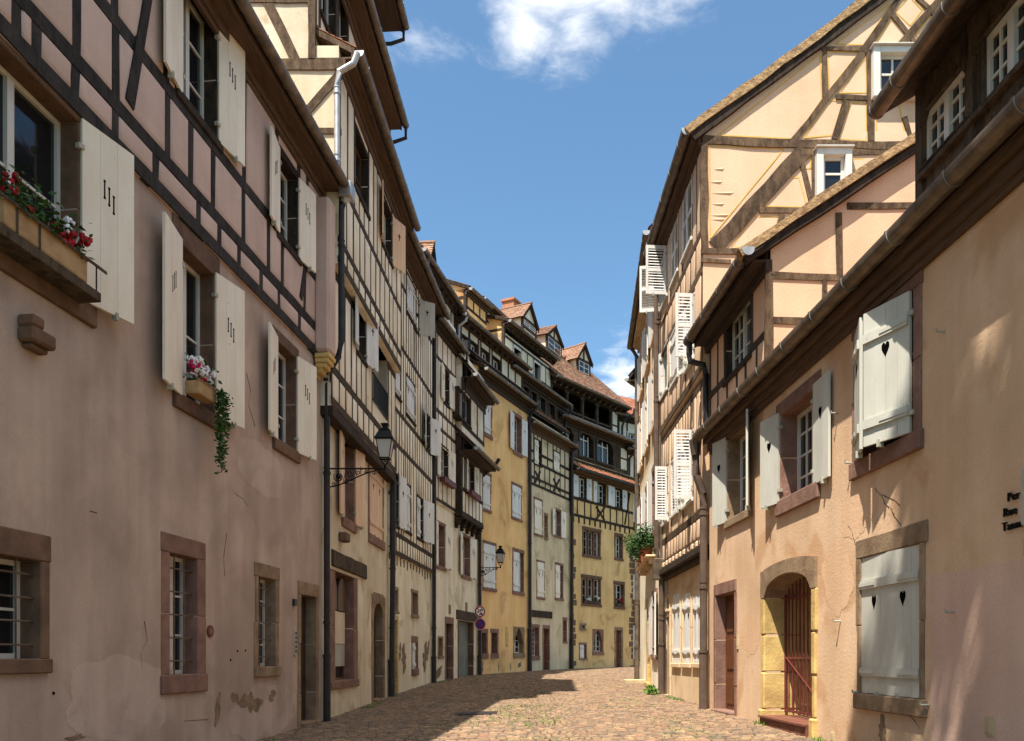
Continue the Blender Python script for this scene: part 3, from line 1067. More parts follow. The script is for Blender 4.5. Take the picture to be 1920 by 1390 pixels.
for _ in range(700):
    y = R.uniform(9, 30)
    x = (wall_right(y) - .05 if R.random() < .6 else wall_left(y) + .18) + R.gauss(0, .04)
    if math.sin(y * 2.1) + math.sin(y * .7 + 1) < .5:
        continue
    z = ground(x, y) - .02
    for _b in range(3):
        a = R.uniform(0, 6.28)
        mb.add([(x - .008, y, z), (x + .008, y, z), (x + math.cos(a) * .03, y + math.sin(a) * .03, z + R.uniform(.04, .10))], [(0, 1, 2)])
o = mb.build('joint_grass', 'leafl', normals=False)
o['kind'] = 'stuff'
tag(o, 'short grass growing in the joints of the cobbles', 'grass')

# drain slab and manhole plate
mb = MB()
for (a, b, y0, y1) in ((4.05, 4.95, 26.1, 26.55), ):
    mb.box(V((0, 0, 0)), X3, Y3, Z3, (a - .35, b - .35), (y0, y1), (ground(4, 26) - .05, ground(4, 26) + .12))
o = mb.build('stone_step', 'cap', bevel=.015)
tag(o, 'low flat pale stone step at the foot of the white house', 'step')
mb = MB()
for (x0, x1, y0, y1, h) in ((-1.15, -.30, 15.9, 16.5, .012), (-1.09, -.36, 15.96, 16.44, .018)):
    mb.add([(x, y, ground(x, y) + k) for k in (-.02, h) for (x, y) in ((x0, y0), (x1, y0), (x1, y1), (x0, y1))], [(0, 1, 2, 3), (4, 5, 6, 7), (0, 1, 5, 4), (1, 2, 6, 5), (2, 3, 7, 6), (3, 0, 4, 7)])
o = mb.build('manhole_cover', 'pipe')
tag(o, 'dark rectangular manhole plate set in the cobbles', 'manhole cover')

# ================================================================== HOUSE A  (pink, left)
fA = Fac((-5.61 + .123 * 1, 1), (-3.708, 15.46))
hA = thing('timbered_house', 'pink plastered house with blackened timber upper storey, nearest on the left', 'house', (-4.9, 8, ground(-4.9, 8)), 'half timbered houses along the street')
A = Sec(hA, fA, -1, 7.33, wall='pink', depth=7)
AU = Sec(hA, fA, 7.33, 10.75, off=.03, wall='pinkup', depth=7, name='upper_wall')
ks = dict(style='plain', cut='slots', sm='shut')
A.win(-60, 145, (145, 228), (145, 556), sur='sandbr', sw=(.24, .30, .24), Rr=(166, .68), grid=(2, 2), dep=.22, **ks)
A.win(337, 399, (399, 516), (399, 778), sur='sandbr', sw=(.16, .3, .2), L=(168, .66), Rr=(168, .62), grid=(2, 2), dep=.22, **ks)
A.win(517, 553, (553, 672), (553, 846), sur='sandbr', sw=(.12, .2, .2), L=(168, .62), Rr=(168, .60), grid=(2, 3), dep=.20, **ks)
A.win(-30, 75, (75, 1052), (75, 1236), sur='sandbr', sw=(.10, .26, .14), grid=(1, 2), dep=.24, bars=(2, 4))
A.win(318, 370, (370, 1048), (370, 1264), sur='sand', sw=(.2, .24, .24), grid=(2, 3), dep=.22, bars=(2, 5), sill=True, proud=.01)
A.win(483, 516, (516, 1088), (516, 1250), sur='sandgrey', sw=(.12, .22, .16), grid=(2, 4), dep=.2, bars=(2, 5))
A.door_(563, 592, (592, 1120), (592, 1352), sur='sandgrey', sw=(.12, .24), m='doord', dep=.2)
AU.win(338, 404, (404, 40), (404, 262), sur='tim', sw=(.12, .14, .12), L=(170, .58), Rr=(170, .60), grid=(2, 3), dep=.20, sill=True, **ks)
AU.win(521, 556, (556, 337), (556, 482), sur='tim', sw=(.1, .14, .12), L=(170, .58), Rr=(170, .56), grid=(2, 3), dep=.20, **ks)
uu = lambda xs: [AU.U(x) for x in xs]
AU.timber([7.42, 7.86, 8.80, 10.55], posts=[uu([-200, -60, 30, 66, 139, 215, 290, 371, 410, 447, 488, 522, 560]), uu([-250, -90, 30, 142, 215, 313, 356, 398, 455, 502, 528, 570]),
          uu([-200, -40, 141, 213, 310, 456, 575])], rw=.17, pwid=.13, m='timA', infill='pinkup',
          braces=[((AU.U(276), AU.Z(276, -30)), (AU.U(237), AU.Z(237, 196)), .15), ((AU.U(560), AU.Z(560, 560)), (AU.U(569), AU.Z(569, 500)), .12)], pil=.03)
roof(hA, AU, 0, fA.L + .05, 10.70, .38, 1.1, 4.2, soffit='soffit', fascia=.24, real=False)
mb = MB()
AU.box(mb, fA.L - .42, fA.L - .02, 7.38, 10.30, 0, .30)
mb.build('pier', 'pinkup', hA, bevel=.05)
mb = MB()
for k in range(5):
    AU.box(mb, fA.L - .40 + .02 * k, fA.L - .04 - .02 * k, 7.36 - .09 * (k + 1), 7.36 - .09 * k, 0, .30 - .012 * k * k - .02 * k)
mb.build('corbel', 'sandyel', hA, bevel=.03)
e = fA.L + .10
p = lambda u, z, o: AU.P(u, z, o)
mb = MB()
mb.tube([p(e, 10.72, .46), p(e, 10.55, .46), p(e, 10.42, .40)], .14, 8, r2=.07)
AU.box(mb, e - .14, e + .14, 10.50, 10.78, .34, .60)
mb.build('hopper', 'zincl', hA, bevel=.02)
pipe(hA, [p(e, 10.5, .42), p(e, 10.3, .36), p(e, 7.75, .36), p(e, 7.45, .30), p(e, 7.2, .12), p(e, 6.9, .07), p(e, ground(-3.6, 15.4) - .05, .07)], .062, 'pipe',
     rings=[p(e, 9.6, .36), p(e, 7.0, .07), p(e, 5.2, .07), p(e, 2.3, .07)], lower=1.3)
for (cx, y, rx, rz, nm) in ((470, 1318, .42, .22, 26), (408, 1330, .10, .32, 18), (440, 1308, .14, .12, 16), (510, 1305, .16, .13, 18), (140, 1384, .16, .05, 14)):
    u, z = A.px(cx, y)
    wall_patch(A, hA, u, z, rx, rz, n=nm)
mb = MB()
u, z = A.px(55, 635)
A.box(mb, u - .17, u + .15, z - .08, z + .06, 0, .18)
A.box(mb, u - .17, u - .01, z + .06, z + .17, 0, .18)
A.box(mb, u - .12, u + .12, z - .13, z - .08, 0, .12)
mb.build('bracket_stone', 'sandbr', hA, bevel=.02)
mb = MB()
u, z = A.px(552, 1206)
A.box(mb, u - .05, u + .05, z - .22, z + .22, 0, .03)
for k in range(5):
    A.box(mb, u - .03, u + .03, z - .17 + .08 * k, z - .12 + .08 * k, .03, .036, 1)
mb.build('doorbell_panel', ['shutgr', 'pipe'], hA)
mb = MB()
u, z = A.px(550, 1130)
A.box(mb, u - .05, u + .05, z - .06, z + .06, 0, .05)
mb.build('bell_box', 'pipe', hA)
mb = MB()
u, z = A.px(393, 1184)
c_ = A.P(u, z, 0)
mb.poly([c_ + A.d * .085 * math.cos(t) + Z3 * .085 * math.sin(t) for t in [i * math.pi / 10 for i in range(20)]], A.n * .02)
mb.poly([c_ + A.n * .021 + A.d * .05 * math.cos(t) + Z3 * .05 * math.sin(t) for t in [i * math.pi / 10 for i in range(20)]], A.n * .006, 1)
mb.build('round_plaque', ['red', 'sand'], hA)
for pts in (((462, 700), (470, 735), (466, 760), (478, 800)), ((270, 1165), (276, 1200), (264, 1225), (266, 1262)), ((168, 958), (182, 962)), ((440, 925), (455, 935), (466, 950)), ((345, 1352), (390, 1349)), ((425, 1000), (419, 1045), (421, 1080)), ((255, 1290), (250, 1370))):
    mb = MB()
    for a, b in zip(pts, pts[1:]):
        A.beam(mb, A.px(*a), A.px(*b), .004, o0=-.01, o1=.0032, jit=.003)
    mb.build('plaster_crack', 'soffdark', hA)
for (x, y) in ((445, 1221), (460, 1220), (432, 1238), (100, 1300)):
    mb = MB()
    u, z = A.px(x, y)
    mb.ball(A.P(u, z, 0), .018, nu=8, nv=4)
    mb.build('wall_hole', 'hole', hA)
M['pinkrep'] = plaster('repaired_pink_plaster', (196, 174, 160), (178, 154, 140), .12, ((150, 130, 114), .4, 1.2, .54))
for (x, y, rx, rz) in ((500, 1335, 1.3, .55), (230, 1310, 1.2, .5), (490, 880, .9, .5)):
    u, z = A.px(x, y)
    wall_patch(A, hA, u, z, rx, rz, 'pinkrep', 30, o=.0022, name='repair_patch', rag=.3)
A.build()
AU.build()

# ================================================================== HOUSE B (cream, jettied)
fB = Fac((-3.708, 15.50), (-4.62 + .059 * 21.55, 21.55))
hB = thing('timbered_house', 'tall cream jettied house with an old shop window and gable above the pink house', 'house', (-4.2, 18.5, ground(-4, 18.5)), 'half timbered houses along the street')
B1 = Sec(hB, fB, -1, 6.35, wall='cream', depth=6)
B2 = Sec(hB, fB, 6.5, 9.25, off=.20, wall='creamup', depth=6, name='upper_wall')
B3 = Sec(hB, fB, 9.25, 13.4, off=.36, wall='creamup', depth=6, name='upper_wall')
kb = dict(style='plain', cut='cross')
B1.win(642, 663, (652, 815), (652, 975), sur='sand', sw=(.08, .12, .22), L=(172, .55), Rr=(172, .55), sm='shutp', dep=.22, **kb)
B1.win(692, 717, (704, 872), (704, 1008), sur='sand', sw=(.1, .14, .22), closed=2, sm='shutp', style='batten', cut='cross')
B1.win(627, 662, (645, 1078), (645, 1276), sur='sand', sw=(.35, .02, .16), grid=(2, 1), dep=.24, fm='woodfr', name='shop_window')
B1.door_(700, 718, (709, 1132), (709, 1312), sur='sandgrey', sw=(.18, .26), m='doord', dep=.2, arch=.35)
mb = MB()
ua, za = B1.px(621, 1042)
ub, zb = B1.px(683, 1088)
zt = B1.Z(645, 1056)
B1.beam(mb, (ua, zt + .0), (ub + .1, zt), .34, o0=-.1, o1=.05)
mb.build('lintel', 'timgrey', hB, bevel=.02)
u0, u1 = B1.U(627), B1.U(662)
mb = MB()
za, zb, zc = B1.Z(645, 1276), B1.Z(645, 1208), B1.Z(645, 1146)
B1.box(mb, u0 + .08, u1 - .08, za + .3, zb, -.185, -.17, 1)
B1.box(mb, u0 + .08, u1 - .08, zb + .01, zc, -.185, -.165, 0)
mb.build('paper_sheet', ['paper', 'shutgr'], hB)
mb = MB()
zc2 = B1.Z(645, 1085)
for k in (0, 1):
    a, b = lerp(u0, u1, .06 + .47 * k), lerp(u0, u1, .47 + .47 * k)
    m_ = (a + b) / 2
    pts = [B1.P(a, zc + .02, -.17)] + [B1.P(m_ - (b - a) / 2 * math.cos(math.pi * i / 8), zc2 - .35 + (b - a) / 2 * 1.3 * math.sin(math.pi * i / 8), -.17) for i in range(9)] + [B1.P(b, zc + .02, -.17)]
    mb.poly(pts, B1.n * .03)
mb.build('arched_panel', 'woodfr', hB)
mb = MB()
u, z = B1.px(638, 1008)
B1.box(mb, u - .16, u + .16, z - .1, z + .1, 0, .18)
mb.build('bracket_stone', 'sandbr', hB, bevel=.03)
# jetty beams
mb = MB()
B1.box(mb, 0, fB.L - .05, 6.30, 6.52, -.05, .235)
mb.build('jetty_beam', 'tim', hB, bevel=.02)
B2.win(669, 684, (676, 570), (676, 668), sur='tim', sw=(.08, .1, .1), L=(170, .55), Rr=(165, .55), sm='shutw', **kb)
ua, ub, z0, z1 = B2.opening(698, 727, (712, 602), (712, 772))
B2.op[-1] = (ua, ub - .05, z0, z1)
lg = MB()
for (o, a, b) in ((-1.1, ua - .2, ub + .2),):
    lg.add([B2.P(a, z0, o), B2.P(b, z0, o), B2.P(b, z1, o), B2.P(a, z1, o)], [(0, 1, 2, 3)])
for u in (ua - .001, ub - .05):
    lg.add([B2.P(u, z0, 0), B2.P(u, z0, -1.1), B2.P(u, z1, -1.1), B2.P(u, z1, 0)], [(0, 1, 2, 3)])
lg.add([B2.P(ua, z0, 0), B2.P(ub, z0, 0), B2.P(ub, z0, -1.1), B2.P(ua, z0, -1.1)], [(0, 1, 2, 3)])
lg.build('loggia', 'white', hB, normals=False)
mb = MB()
zr = B2.Z(712, 720)
for z in (z0 + .06, zr):
    mb.tube([B2.P(ua, z, .02), B2.P(ub - .05, z, .02)], .02, 6)
u = ua + .06
while u < ub - .06:
    mb.tube([B2.P(u, z0 + .06, .02), B2.P(u, zr, .02)], .009, 5)
    u += .085
mb.build('railing', 'iron', hB)
B2.timber([6.62, 7.25, 9.15], pitch=.48, rw=.15, pwid=.10, m='timgrey', infill='creamup')
B3.win(665, 689, (677, 268), (677, 375), sur='tim', sw=(.08, .1, .1), grid=(2, 2), fm='woodfr')
B3.win(716, 733, (724, 385), (724, 474), sur='tim', sw=(.08, .1, .1), L=(168, .5), Rr=(156, .55), sm='shutp', **kb)
B3.timber([9.33, 9.72, 10.9, 13.1], pitch=.5, rw=.14, pwid=.10, m='timgrey', infill='creamup')
# gable end above the pink house
fBg = Fac((-9.5, 15.47), (-3.708 + .36, 15.47))
BG = Sec(hB, fBg, 9.8, 13.45, wall='cream', depth=.02, name='gable_wall')
fBg2 = Fac((-9.5, 15.47), (-3.83, 15.47))
BG2 = Sec(hB, fBg2, 13.45, 16.4, wall='cream', depth=.02, name='gable_wall')
tb = MB()
q = lambda x, y: BG.px(x, y)
BG.beam(tb, q(470, 123), q(648, 121), .22, o1=.03)
BG.beam(tb, q(500, 0), q(556, 116), .17, o1=.025)
BG.beam(tb, q(637, 140), q(572, 215), .15, o1=.025)
BG.beam(tb, q(560, 247), q(640, 247), .12, o1=.025)
BG.beam(tb, q(633, 132), q(633, 330), .10, o1=.025)
BG.beam(tb, q(585, -120), q(585, 112), .14, o1=.04)
BG.beam(tb, q(440, 2), q(588, 2), .10, o1=.026)
tb.build('timber_frame', 'timbr', hB)
BG.build()
BG2.build()
L_BC = fB.L + .3
pent = roof(hB, B3, 0, L_BC, 13.28, .30, .55, .55, real=True, m='tiler', back=False, soffit='soffit', fascia=.3, gut=False, mat_sl='timbr', name='pent_roof')
gutter(pent, B3, -.02, L_BC, 13.30, .40)
BA = Sec(hB, fB, 13.4, 16.5, off=-.12, wall='creamup', depth=6, name='attic_wall')
BA.win(601, 628, (615, -80), (615, 60), sur='tim', sw=(.06, .1, .08), grid=(2, 3))
BA.win(634, 650, (642, -20), (642, 110), sur='tim', sw=(.06, .1, .08), grid=(2, 3))
BA.timber([13.9, 16.2], pitch=.9, m='timbr', rw=.14)
BA.build()
roof(hB, BA, 0, 6.6, 16.25, .42, .8, 1.2, real=False, back=False, soffit='soffit', fascia=.3, name='attic_roof')
BT = Sec(hB, fB, 16.5, 19.3, off=-.5, u1=5.9, wall='creamup', depth=5, name='attic_wall')
BT.build()
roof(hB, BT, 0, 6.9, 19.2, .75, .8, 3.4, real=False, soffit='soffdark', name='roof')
for (zz_, uu_, oo) in ((16.2, 6.55, .52), (19.15, 6.85, .40)):
    pipe(hB, [BA.P(uu_, zz_, oo), BA.P(uu_, zz_ - .3, oo), BA.P(uu_ - .02, zz_ - .42, oo - .35), BA.P(uu_ - .02, zz_ - .42, oo - .6)], .05, 'pipe')
p = lambda u, z, o: B3.P(u, z, o)
pipe(hB, [p(-.06, 13.25, .38), p(-.06, 13.05, .30), p(-.06, 12.9, .02), p(-.06, 12.6, -.02), p(-.06, 10.9, -.02)], .06, 'zincl', rings=[p(-.06, 12.5, -.02), p(-.06, 11.2, -.02)])
e = fB.L + .02
p = lambda u, z, o: B1.P(u, z, o)
pipe(hB, [p(e, 6.4, .16), p(e, ground(-3.3, 21.5) - .05, .10)], .075, 'pipe', rings=[p(e, 5.2, .15), p(e, 4.0, .13), p(e, 2.4, .12)], lower=1.0)
B1.build(), B2.build(), B3.build()

# ================================================================== HOUSE C (close studding)
fC = Fac((-3.35, 21.58), (-2.77, 27.3))
hC = thing('timbered_house', 'ivory house with dense close-set timber studs and white cross-cut shutters', 'house', (-3.2, 24.5, ground(-3, 24.5)), 'half timbered houses along the street')
C1 = Sec(hC, fC, -1, 4.45, wall='ivory', depth=6)
CU = Sec(hC, fC, 4.45, 13.4, off=.05, wall='creamup', depth=6, name='upper_wall')
z_ = lambda x, y: CU.Z(x, y)
kc = dict(sm='shutw', style='batten', cut='cross', sur='tim', sw=(.05, .06, .08))
CU.win(738, 746, (742, 890), (742, 985), grid=(2, 3), Rr=(170, .5), **kc)
CU.win(757, 769, (763, 910), (763, 996), closed=2, **kc)
CU.win(781, 792, (787, 935), (787, 1010), closed=1, Rr=(165, .75), **kc)
CU.win(737, 750, (744, 672), (744, 742), closed=2, **kc)
CU.win(761, 777, (769, 715), (769, 785), closed=2, **kc)
CU.win(797, 805, (801, 780), (801, 845), L=(168, .8), Rr=(150, .5), **kc)
CU.win(737, 745, (741, 515), (741, 556), closed=2, **kc)
CU.win(762, 779, (770, 528), (770, 598), closed=2, **kc)
CU.win(775, 783, (779, 556), (779, 618), Rr=(128, .55), grid=(2, 2), fm='woodfr', sm='shutgr', style='batten', cut='cross', sur='tim', sw=(.05, .06, .08))
CU.timber([4.52, z_(735, 997), z_(735, 825), z_(735, 759), z_(735, 624), z_(735, 500), 13.15], pitch=.33, rw=.13, pwid=.10, m='timgrey', infill='creamup')
mb = MB()
u = .15
while u < fC.L - .1:
    C1.beam(mb, (u, 4.45), (u + R.uniform(-.02, .02), 4.45 - R.uniform(.15, .3)), .07, o1=.014)
    u += .42
mb.build('stud_ends', 'timgrey', hC).name = 'stud_end'
C1.win(772, 782, (777, 1112), (777, 1153), sur='sandgrey', sw=(.08, .1, .1), grid=(1, 1), bars=(1, 2))
C1.win(772, 782, (777, 1205), (777, 1255), sur='sand', sw=(.04, .2, .2), closed=1, style='batten', sm='shutw', name='hatch')
C1.door_(735, 744, (739, 1163), (739, 1306), sur='sandyel', sw=(.1, .12), m='door')
C1.win(735, 744, (739, 1106), (739, 1146), sur='sandgrey', sw=(.1, .1, .06), grid=(2, 1))
for (x, y, rx, rz) in ((757, 1235, .45, .42), (797, 1232, .5, .6), (750, 1222, .2, .3), (803, 1215, .2, .35)):
    u, z = C1.px(x, y)
    wall_patch(C1, hC, u, z, rx, rz, m='oldpatch', n=34)
roof(hC, CU, -.1, fC.L + .35, 13.30, .40, 1.2, 4.5, real=False, soffit='soffit', fascia=.2)
e = fC.L + .05
p = lambda u, z, o: C1.P(u, z, o)
pipe(hC, [p(e, 13.2, .2), p(e, 12.9, .12), p(e, ground(-2.7, 27.3) - .05, .10)], .07, 'pipe', rings=[p(e, z, .10) for z in (11, 8, 5.2, 2.6)], lower=.9)
C1.build(), CU.build()


def dormer(par, s, u, o, z0, wd, hw, hg, dep, wallm='white', tile='tile', win=(2, 2), open_g=False):
    """gabled dormer standing on a roof: cheeks and front, gable, two tiled slopes, window"""
    a, b = u - wd / 2, u + wd / 2
    mb = MB()
    s.box(mb, a + .02, b - .02, z0 - .6, z0 + hw, o - dep, o - .02)
    mb.poly([s.P(a + .02, z0 + hw, o - .04), s.P(b - .02, z0 + hw, o - .04), s.P(u, z0 + hw + hg, o - .04)], s.n * -.2)
    d_ = mb.build('dormer', wallm, par)
    tb = MB()
    for k in (a + .06, b - .06):
        s.box(tb, k - .07, k + .07, z0 - .2, z0 + hw, o - .1, o + .01)
    s.box(tb, a, b, z0 + hw - .12, z0 + hw + .04, o - .1, o + .016)
    s.box(tb, a, b, z0 - .05, z0 + .1, o - .1, o + .016)
    for sg in (-1, 1):
        q0, q1 = s.P(u + sg * (wd / 2 + .12), z0 + hw - .12, o + .10), s.P(u, z0 + hw + hg + .06, o + .10)
        tb.poly([q0, q1, q1 - Z3 * .14, q0 - Z3 * .14], s.n * -.06)
    if open_g:
        s.box(tb, u - .05, u + .05, z0 + hw, z0 + hw + hg * .8, o - .1, o + .012)
    tb.build('dormer_frame', 'tim', d_)
    if win:
        fm = MB()
        x0, x1, y0, y1 = a + .17, b - .17, z0 + .13, z0 + hw - .14
        fm.add([s.P(x0, y0, o - .012), s.P(x1, y0, o - .012), s.P(x1, y1, o - .012), s.P(x0, y1, o - .012)], [(0, 1, 2, 3)], 1)
        for i in range(win[0] + 1):
            k = lerp(x0, x1, i / win[0])
            s.box(fm, k - .03, k + .03, y0, y1, o - .011, o + .004)
        for i in range(win[1] + 1):
            k = lerp(y0, y1, i / win[1])
            s.box(fm, x0, x1, k - .025, k + .025, o - .011, o + .003)
        fm.build('dormer_window', ['frame', 'glass'], d_)
    tl = MB()
    for sg in (-1, 1):
        e0 = s.P(u + sg * (wd / 2 + .14), z0 + hw - .14, o + .12)
        top = s.P(u, z0 + hw + hg + .05, o + .12)
        es = top - e0
        Ls = es.length
        es.normalize()
        back = -s.n
        en = es.cross(back)
        if en.z < 0:
            en = -en
        tl.box(e0, back, es, en, (0, dep + .3), (0, Ls), (0, .05), 1)
        tiles(tl, e0 + en * .05, back, es, en, dep + .3, Ls)
    tl.tube([s.P(u, z0 + hw + hg + .1, o + .14), s.P(u, z0 + hw + hg + .1, o - dep - .2)], .09, 8)
    tl.build('dormer_roof', [tile, 'tim'], d_)
    return d_


u, z = CU.px(812, 530, -.5)
dormer(hC, CU, CU.U(806, -.4), -.35, CU.Z(806, 560, -.4), 1.5, .9, 1.0, 2.5, win=None)

# ================================================================== HOUSE D (bay on corbels)
fD = Fac((-2.77, 27.33), (-1.45, 33.3))
hD = thing('timbered_house', 'ivory house with a dark-posted timber bay on corbels and two red window boxes', 'house', (-2.4, 30, ground(-2, 30)), 'half timbered houses along the street')
D1 = Sec(hD, fD, -1, 7.0, wall='ivory', depth=6)
uB = Sec(hD, fD, 0, 1).U(852)
DU = Sec(hD, fD, 7.0, 13.9, off=.05, u1=uB, wall='creamup', depth=6, name='upper_wall')
DB = Sec(hD, fD, 7.0, 9.9, off=.26, u0=uB, u1=fD.L - .1, wall='creamup', depth=3, name='bay_wall')
DT = Sec(hD, fD, 9.7, 13.1, off=.30, u0=uB, u1=fD.L, wall='creamup', depth=6, name='upper_wall')
kd = dict(sm='shut', style='plain', cut='slots')
DU.win(832, 841, (836, 697), (836, 757), sur='tim', sw=(.06, .08, .1), L=(172, .55), Rr=(172, .55), **kd)
DU.win(825, 839, (832, 840), (832, 900), sur='tim', sw=(.06, .08, .1), L=(172, .6), Rr=(172, .6), **kd)
DU.timber([7.1, 8.0, DU.Z(820, 835), DU.Z(820, 800), DU.Z(820, 770), DU.Z(820, 670), 13.6], pitch=.5, m='timgrey', rw=.12, pwid=.08, infill='creamup')
DB.win(877, 888, (882, 872), (882, 925), sur='tim', sw=(.05, .06, .08), L=(170, .5), Rr=(170, .42), **kd)
DB.timber([7.05, 7.95, 9.75], pitch=.5, m='tim', rw=.14, pwid=.10, infill='creamup')
DT.win(861, 881, (871, 742), (871, 790), sur='tim', sw=(.1, .1, .1), grid=(2, 3))
DT.timber([10.4, 12.8], pitch=1.2, m='tim', rw=.16, pwid=.16)
mb = MB()
DB.box(mb, uB - .10, uB + .10, 6.9, 10.0, -.2, .05)
DB.box(mb, uB, fD.L - .1, 6.88, 7.06, -.3, .05)
mb.build('bay_post', 'tim', hD, bevel=.02)
for k in range(5):
    u = lerp(uB + .05, fD.L - .25, k / 4)
    mb = MB()
    for j in range(4):
        DB.box(mb, u - .09, u + .09, 6.86 - .10 * (j + 1), 6.86 - .10 * j, -.26, .02 - .05 * j)
    mb.build('bay_corbel', 'tim', hD, bevel=.03)
roof(hD, DB, uB - .2, fD.L + .05, DB.Z(900, 846, .64) - .02, .55, 1.0, .35, real=True, back=False, soffit='soffdark', name='pent_roof', m='tile')
roof(hD, DU, -.1, uB + .35, DU.Z(850, 626, .37) - .02, .28, 1.2, 4.5, real=False, soffit='soffdark', fascia=.2)
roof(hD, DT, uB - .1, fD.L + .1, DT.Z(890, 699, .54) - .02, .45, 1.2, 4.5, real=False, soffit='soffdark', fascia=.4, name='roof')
D1.win(820, 833, (826, 985), (826, 1062), sur='sand', sw=(.1, .12, .14), L=(170, .45), Rr=(165, .5), dep=.24, **kd)
D1.win(866, 880, (873, 1008), (873, 1080), sur='sand', sw=(.1, .12, .14), L=(170, .55), Rr=(165, .5), dep=.24, **kd)
D1.win(822, 829, (825, 1197), (825, 1230), sur='sandgrey', sw=(.07, .08, .1), grid=(1, 1), bars=(1, 2))
D1.door_(836, 848, (842, 1170), (842, 1277), sur='sand', sw=(.12, .25), m='doord')
D1.door_(860, 886, (873, 1166), (873, 1274), sur='sandbr', sw=(.12, .02), m='doorg', style='plain')
mb = MB()
ua, ub = D1.U(855), D1.U(893)
D1.beam(mb, (ua, D1.Z(873, 1155)), (ub, D1.Z(873, 1155)), .36, o0=-.1, o1=.05)
mb.build('lintel', 'timgrey', hD, bevel=.02)
for (x, y) in ((843, 1143), (874, 1138)):
    mb = MB()
    u, z = D1.px(x, y)
    D1.box(mb, u - .13, u + .13, z - .17, z + .17, -.02, .02)
    mb.build('vent', 'sandgrey', hD)
for (x, y, rx, rz) in ((822, 1262, .5, .25), (815, 1255, .2, .4)):
    u, z = D1.px(x, y)
    wall_patch(D1, hD, u, z, rx, rz, n=26)
e = fD.L - .02
p = lambda u, z, o: D1.P(u, z, o)
pipe(hD, [p(e, 9.8, .95), p(e, 9.5, .75), p(e, 9.1, .20), p(e, 8.8, .12), p(e, ground(-1.4, 33) - .05, .12)], .075, 'pipe', rings=[p(e, z, .12) for z in (7, 4.6, 2.4)], lower=.8)
pipe(hD, [DU.P(uB + .1, 13.5, .4), DU.P(uB + .1, 13.1, .4), DU.P(uB + .1, 12.7, .40), DU.P(uB + .05, 12.4, .38), DU.P(uB, 10.6, .34)], .06, 'pipe')
DA = Sec(hD, fD, 13.6, 17, off=-.7, u0=.3, wall='white', depth=5, name='attic_wall')
zD = DA.Z(855, 558, .39) - .02
DA.z1 = zD + .1
DA.timber([zD - .9, zD - .05], pitch=.7, m='tim', rw=.13, pwid=.13)
roof(hD, DA, .2, DA.U(881, .39), zD, .30, .5, 2.4, real=True, back=False, soffit='soffdark', rafters=True, name='attic_roof')
DA.build()
D1.build(), DU.build(), DB.build(), DT.build()

# ================================================================== HOUSE E (ochre)
fE = Fac((-1.43, 33.32), (.765, 38.2))
hE = thing('ochre_house', 'warm yellow plastered house with white cross-cut shutters and two tiers of attic', 'house', (-.4, 35.8, .9), 'plastered houses in the bend')
E1 = Sec(hE, fE, -1, 13.9, wall='ochre', depth=7)
ke = dict(sm='shutw', style='batten', cut='cross', sur='sand')
E1.win(902, 920, (911, 745), (911, 812), sw=(.14, .16, .18), closed=2, **ke)
E1.win(963, 977, (970, 783), (970, 848), sw=(.08, .16, .18), L=(172, .58), Rr=(172, .5), dep=.24, sur='sand', sm='shutw', style='plain', cut='cross')
E1.win(902, 919, (911, 890), (911, 955), sw=(.08, .12, .12), closed=2, **ke)
E1.win(960, 977, (969, 912), (969, 972), sw=(.08, .12, .12), closed=2, **ke)
E1.win(906, 929, (918, 1021), (918, 1103), sw=(.06, .12, .14), closed=2, **ke)
E1.win(962, 981, (972, 1036), (972, 1110), sw=(.08, .16, .16), closed=1, **ke)
E1.win(903, 912, (908, 1187), (908, 1226), sur='sand', sw=(.1, .18, .2), grid=(1, 1), dep=.22, pane='glass', fm='doord')
E1.win(922, 932, (927, 1187), (927, 1226), sur='sand', sw=(.1, .18, .2), grid=(1, 1), dep=.22, fm='doord')
E1.win(964, 981, (973, 1178), (973, 1225), sur='sandgrey', sw=(.12, .06, .22), grid=(2, 4), dep=.24, arch=.75, name='gothic_window')
mb = MB()
u, z = E1.px(950, 1194)
E1.box(mb, u - .13, u + .13, z - .45, z + .45, -.02, .03)
mb.build('wall_tablet', 'sandyel', hE, bevel=.02)
for (x, y, rx, rz) in ((974, 1247, .35, .12), (905, 1250, .08, .3), (935, 1252, .08, .2), (957, 1250, .1, .18)):
    u, z = E1.px(x, y)
    wall_patch(E1, hE, u, z, rx, rz, n=22)
roof(hE, E1, -.05, fE.L + .15, E1.Z(955, 722, .42) - .02, .33, .55, .45, real=True, back=False, soffit='soffdark', fascia=.35, name='pent_roof')
ET = Sec(hE, fE, 13.9, 15.8, off=-.35, u1=fE.L + .1, wall='white', depth=6, name='attic_wall')
ET.u0 = ET.U(857)
for (a, b, ya, yb) in ((866, 877, 628, 655), (882, 895, 640, 672), (903, 916, 655, 702), (924, 938, 670, 718)):
    ET.win(a, b, ((a + b) / 2, ya + 4), ((a + b) / 2, yb), sur='tim', sw=(.07, .06, .08), grid=(2, 2), fm='frame')
zE = ET.Z(930, 637, .42) - .02
ET.timber([14.2, zE + .05], pitch=.8, m='timgrey', rw=.14, pwid=.14)
roof(hE, ET, ET.u0 - .12, fE.L + .2, zE, .33, .36, 2.0, real=True, back=False, soffit='soffdark', rafters=True, name='attic_roof')
cheek(hE, ET, ET.u0, 13.6, zE, .33, .36, 2.0, 'white')
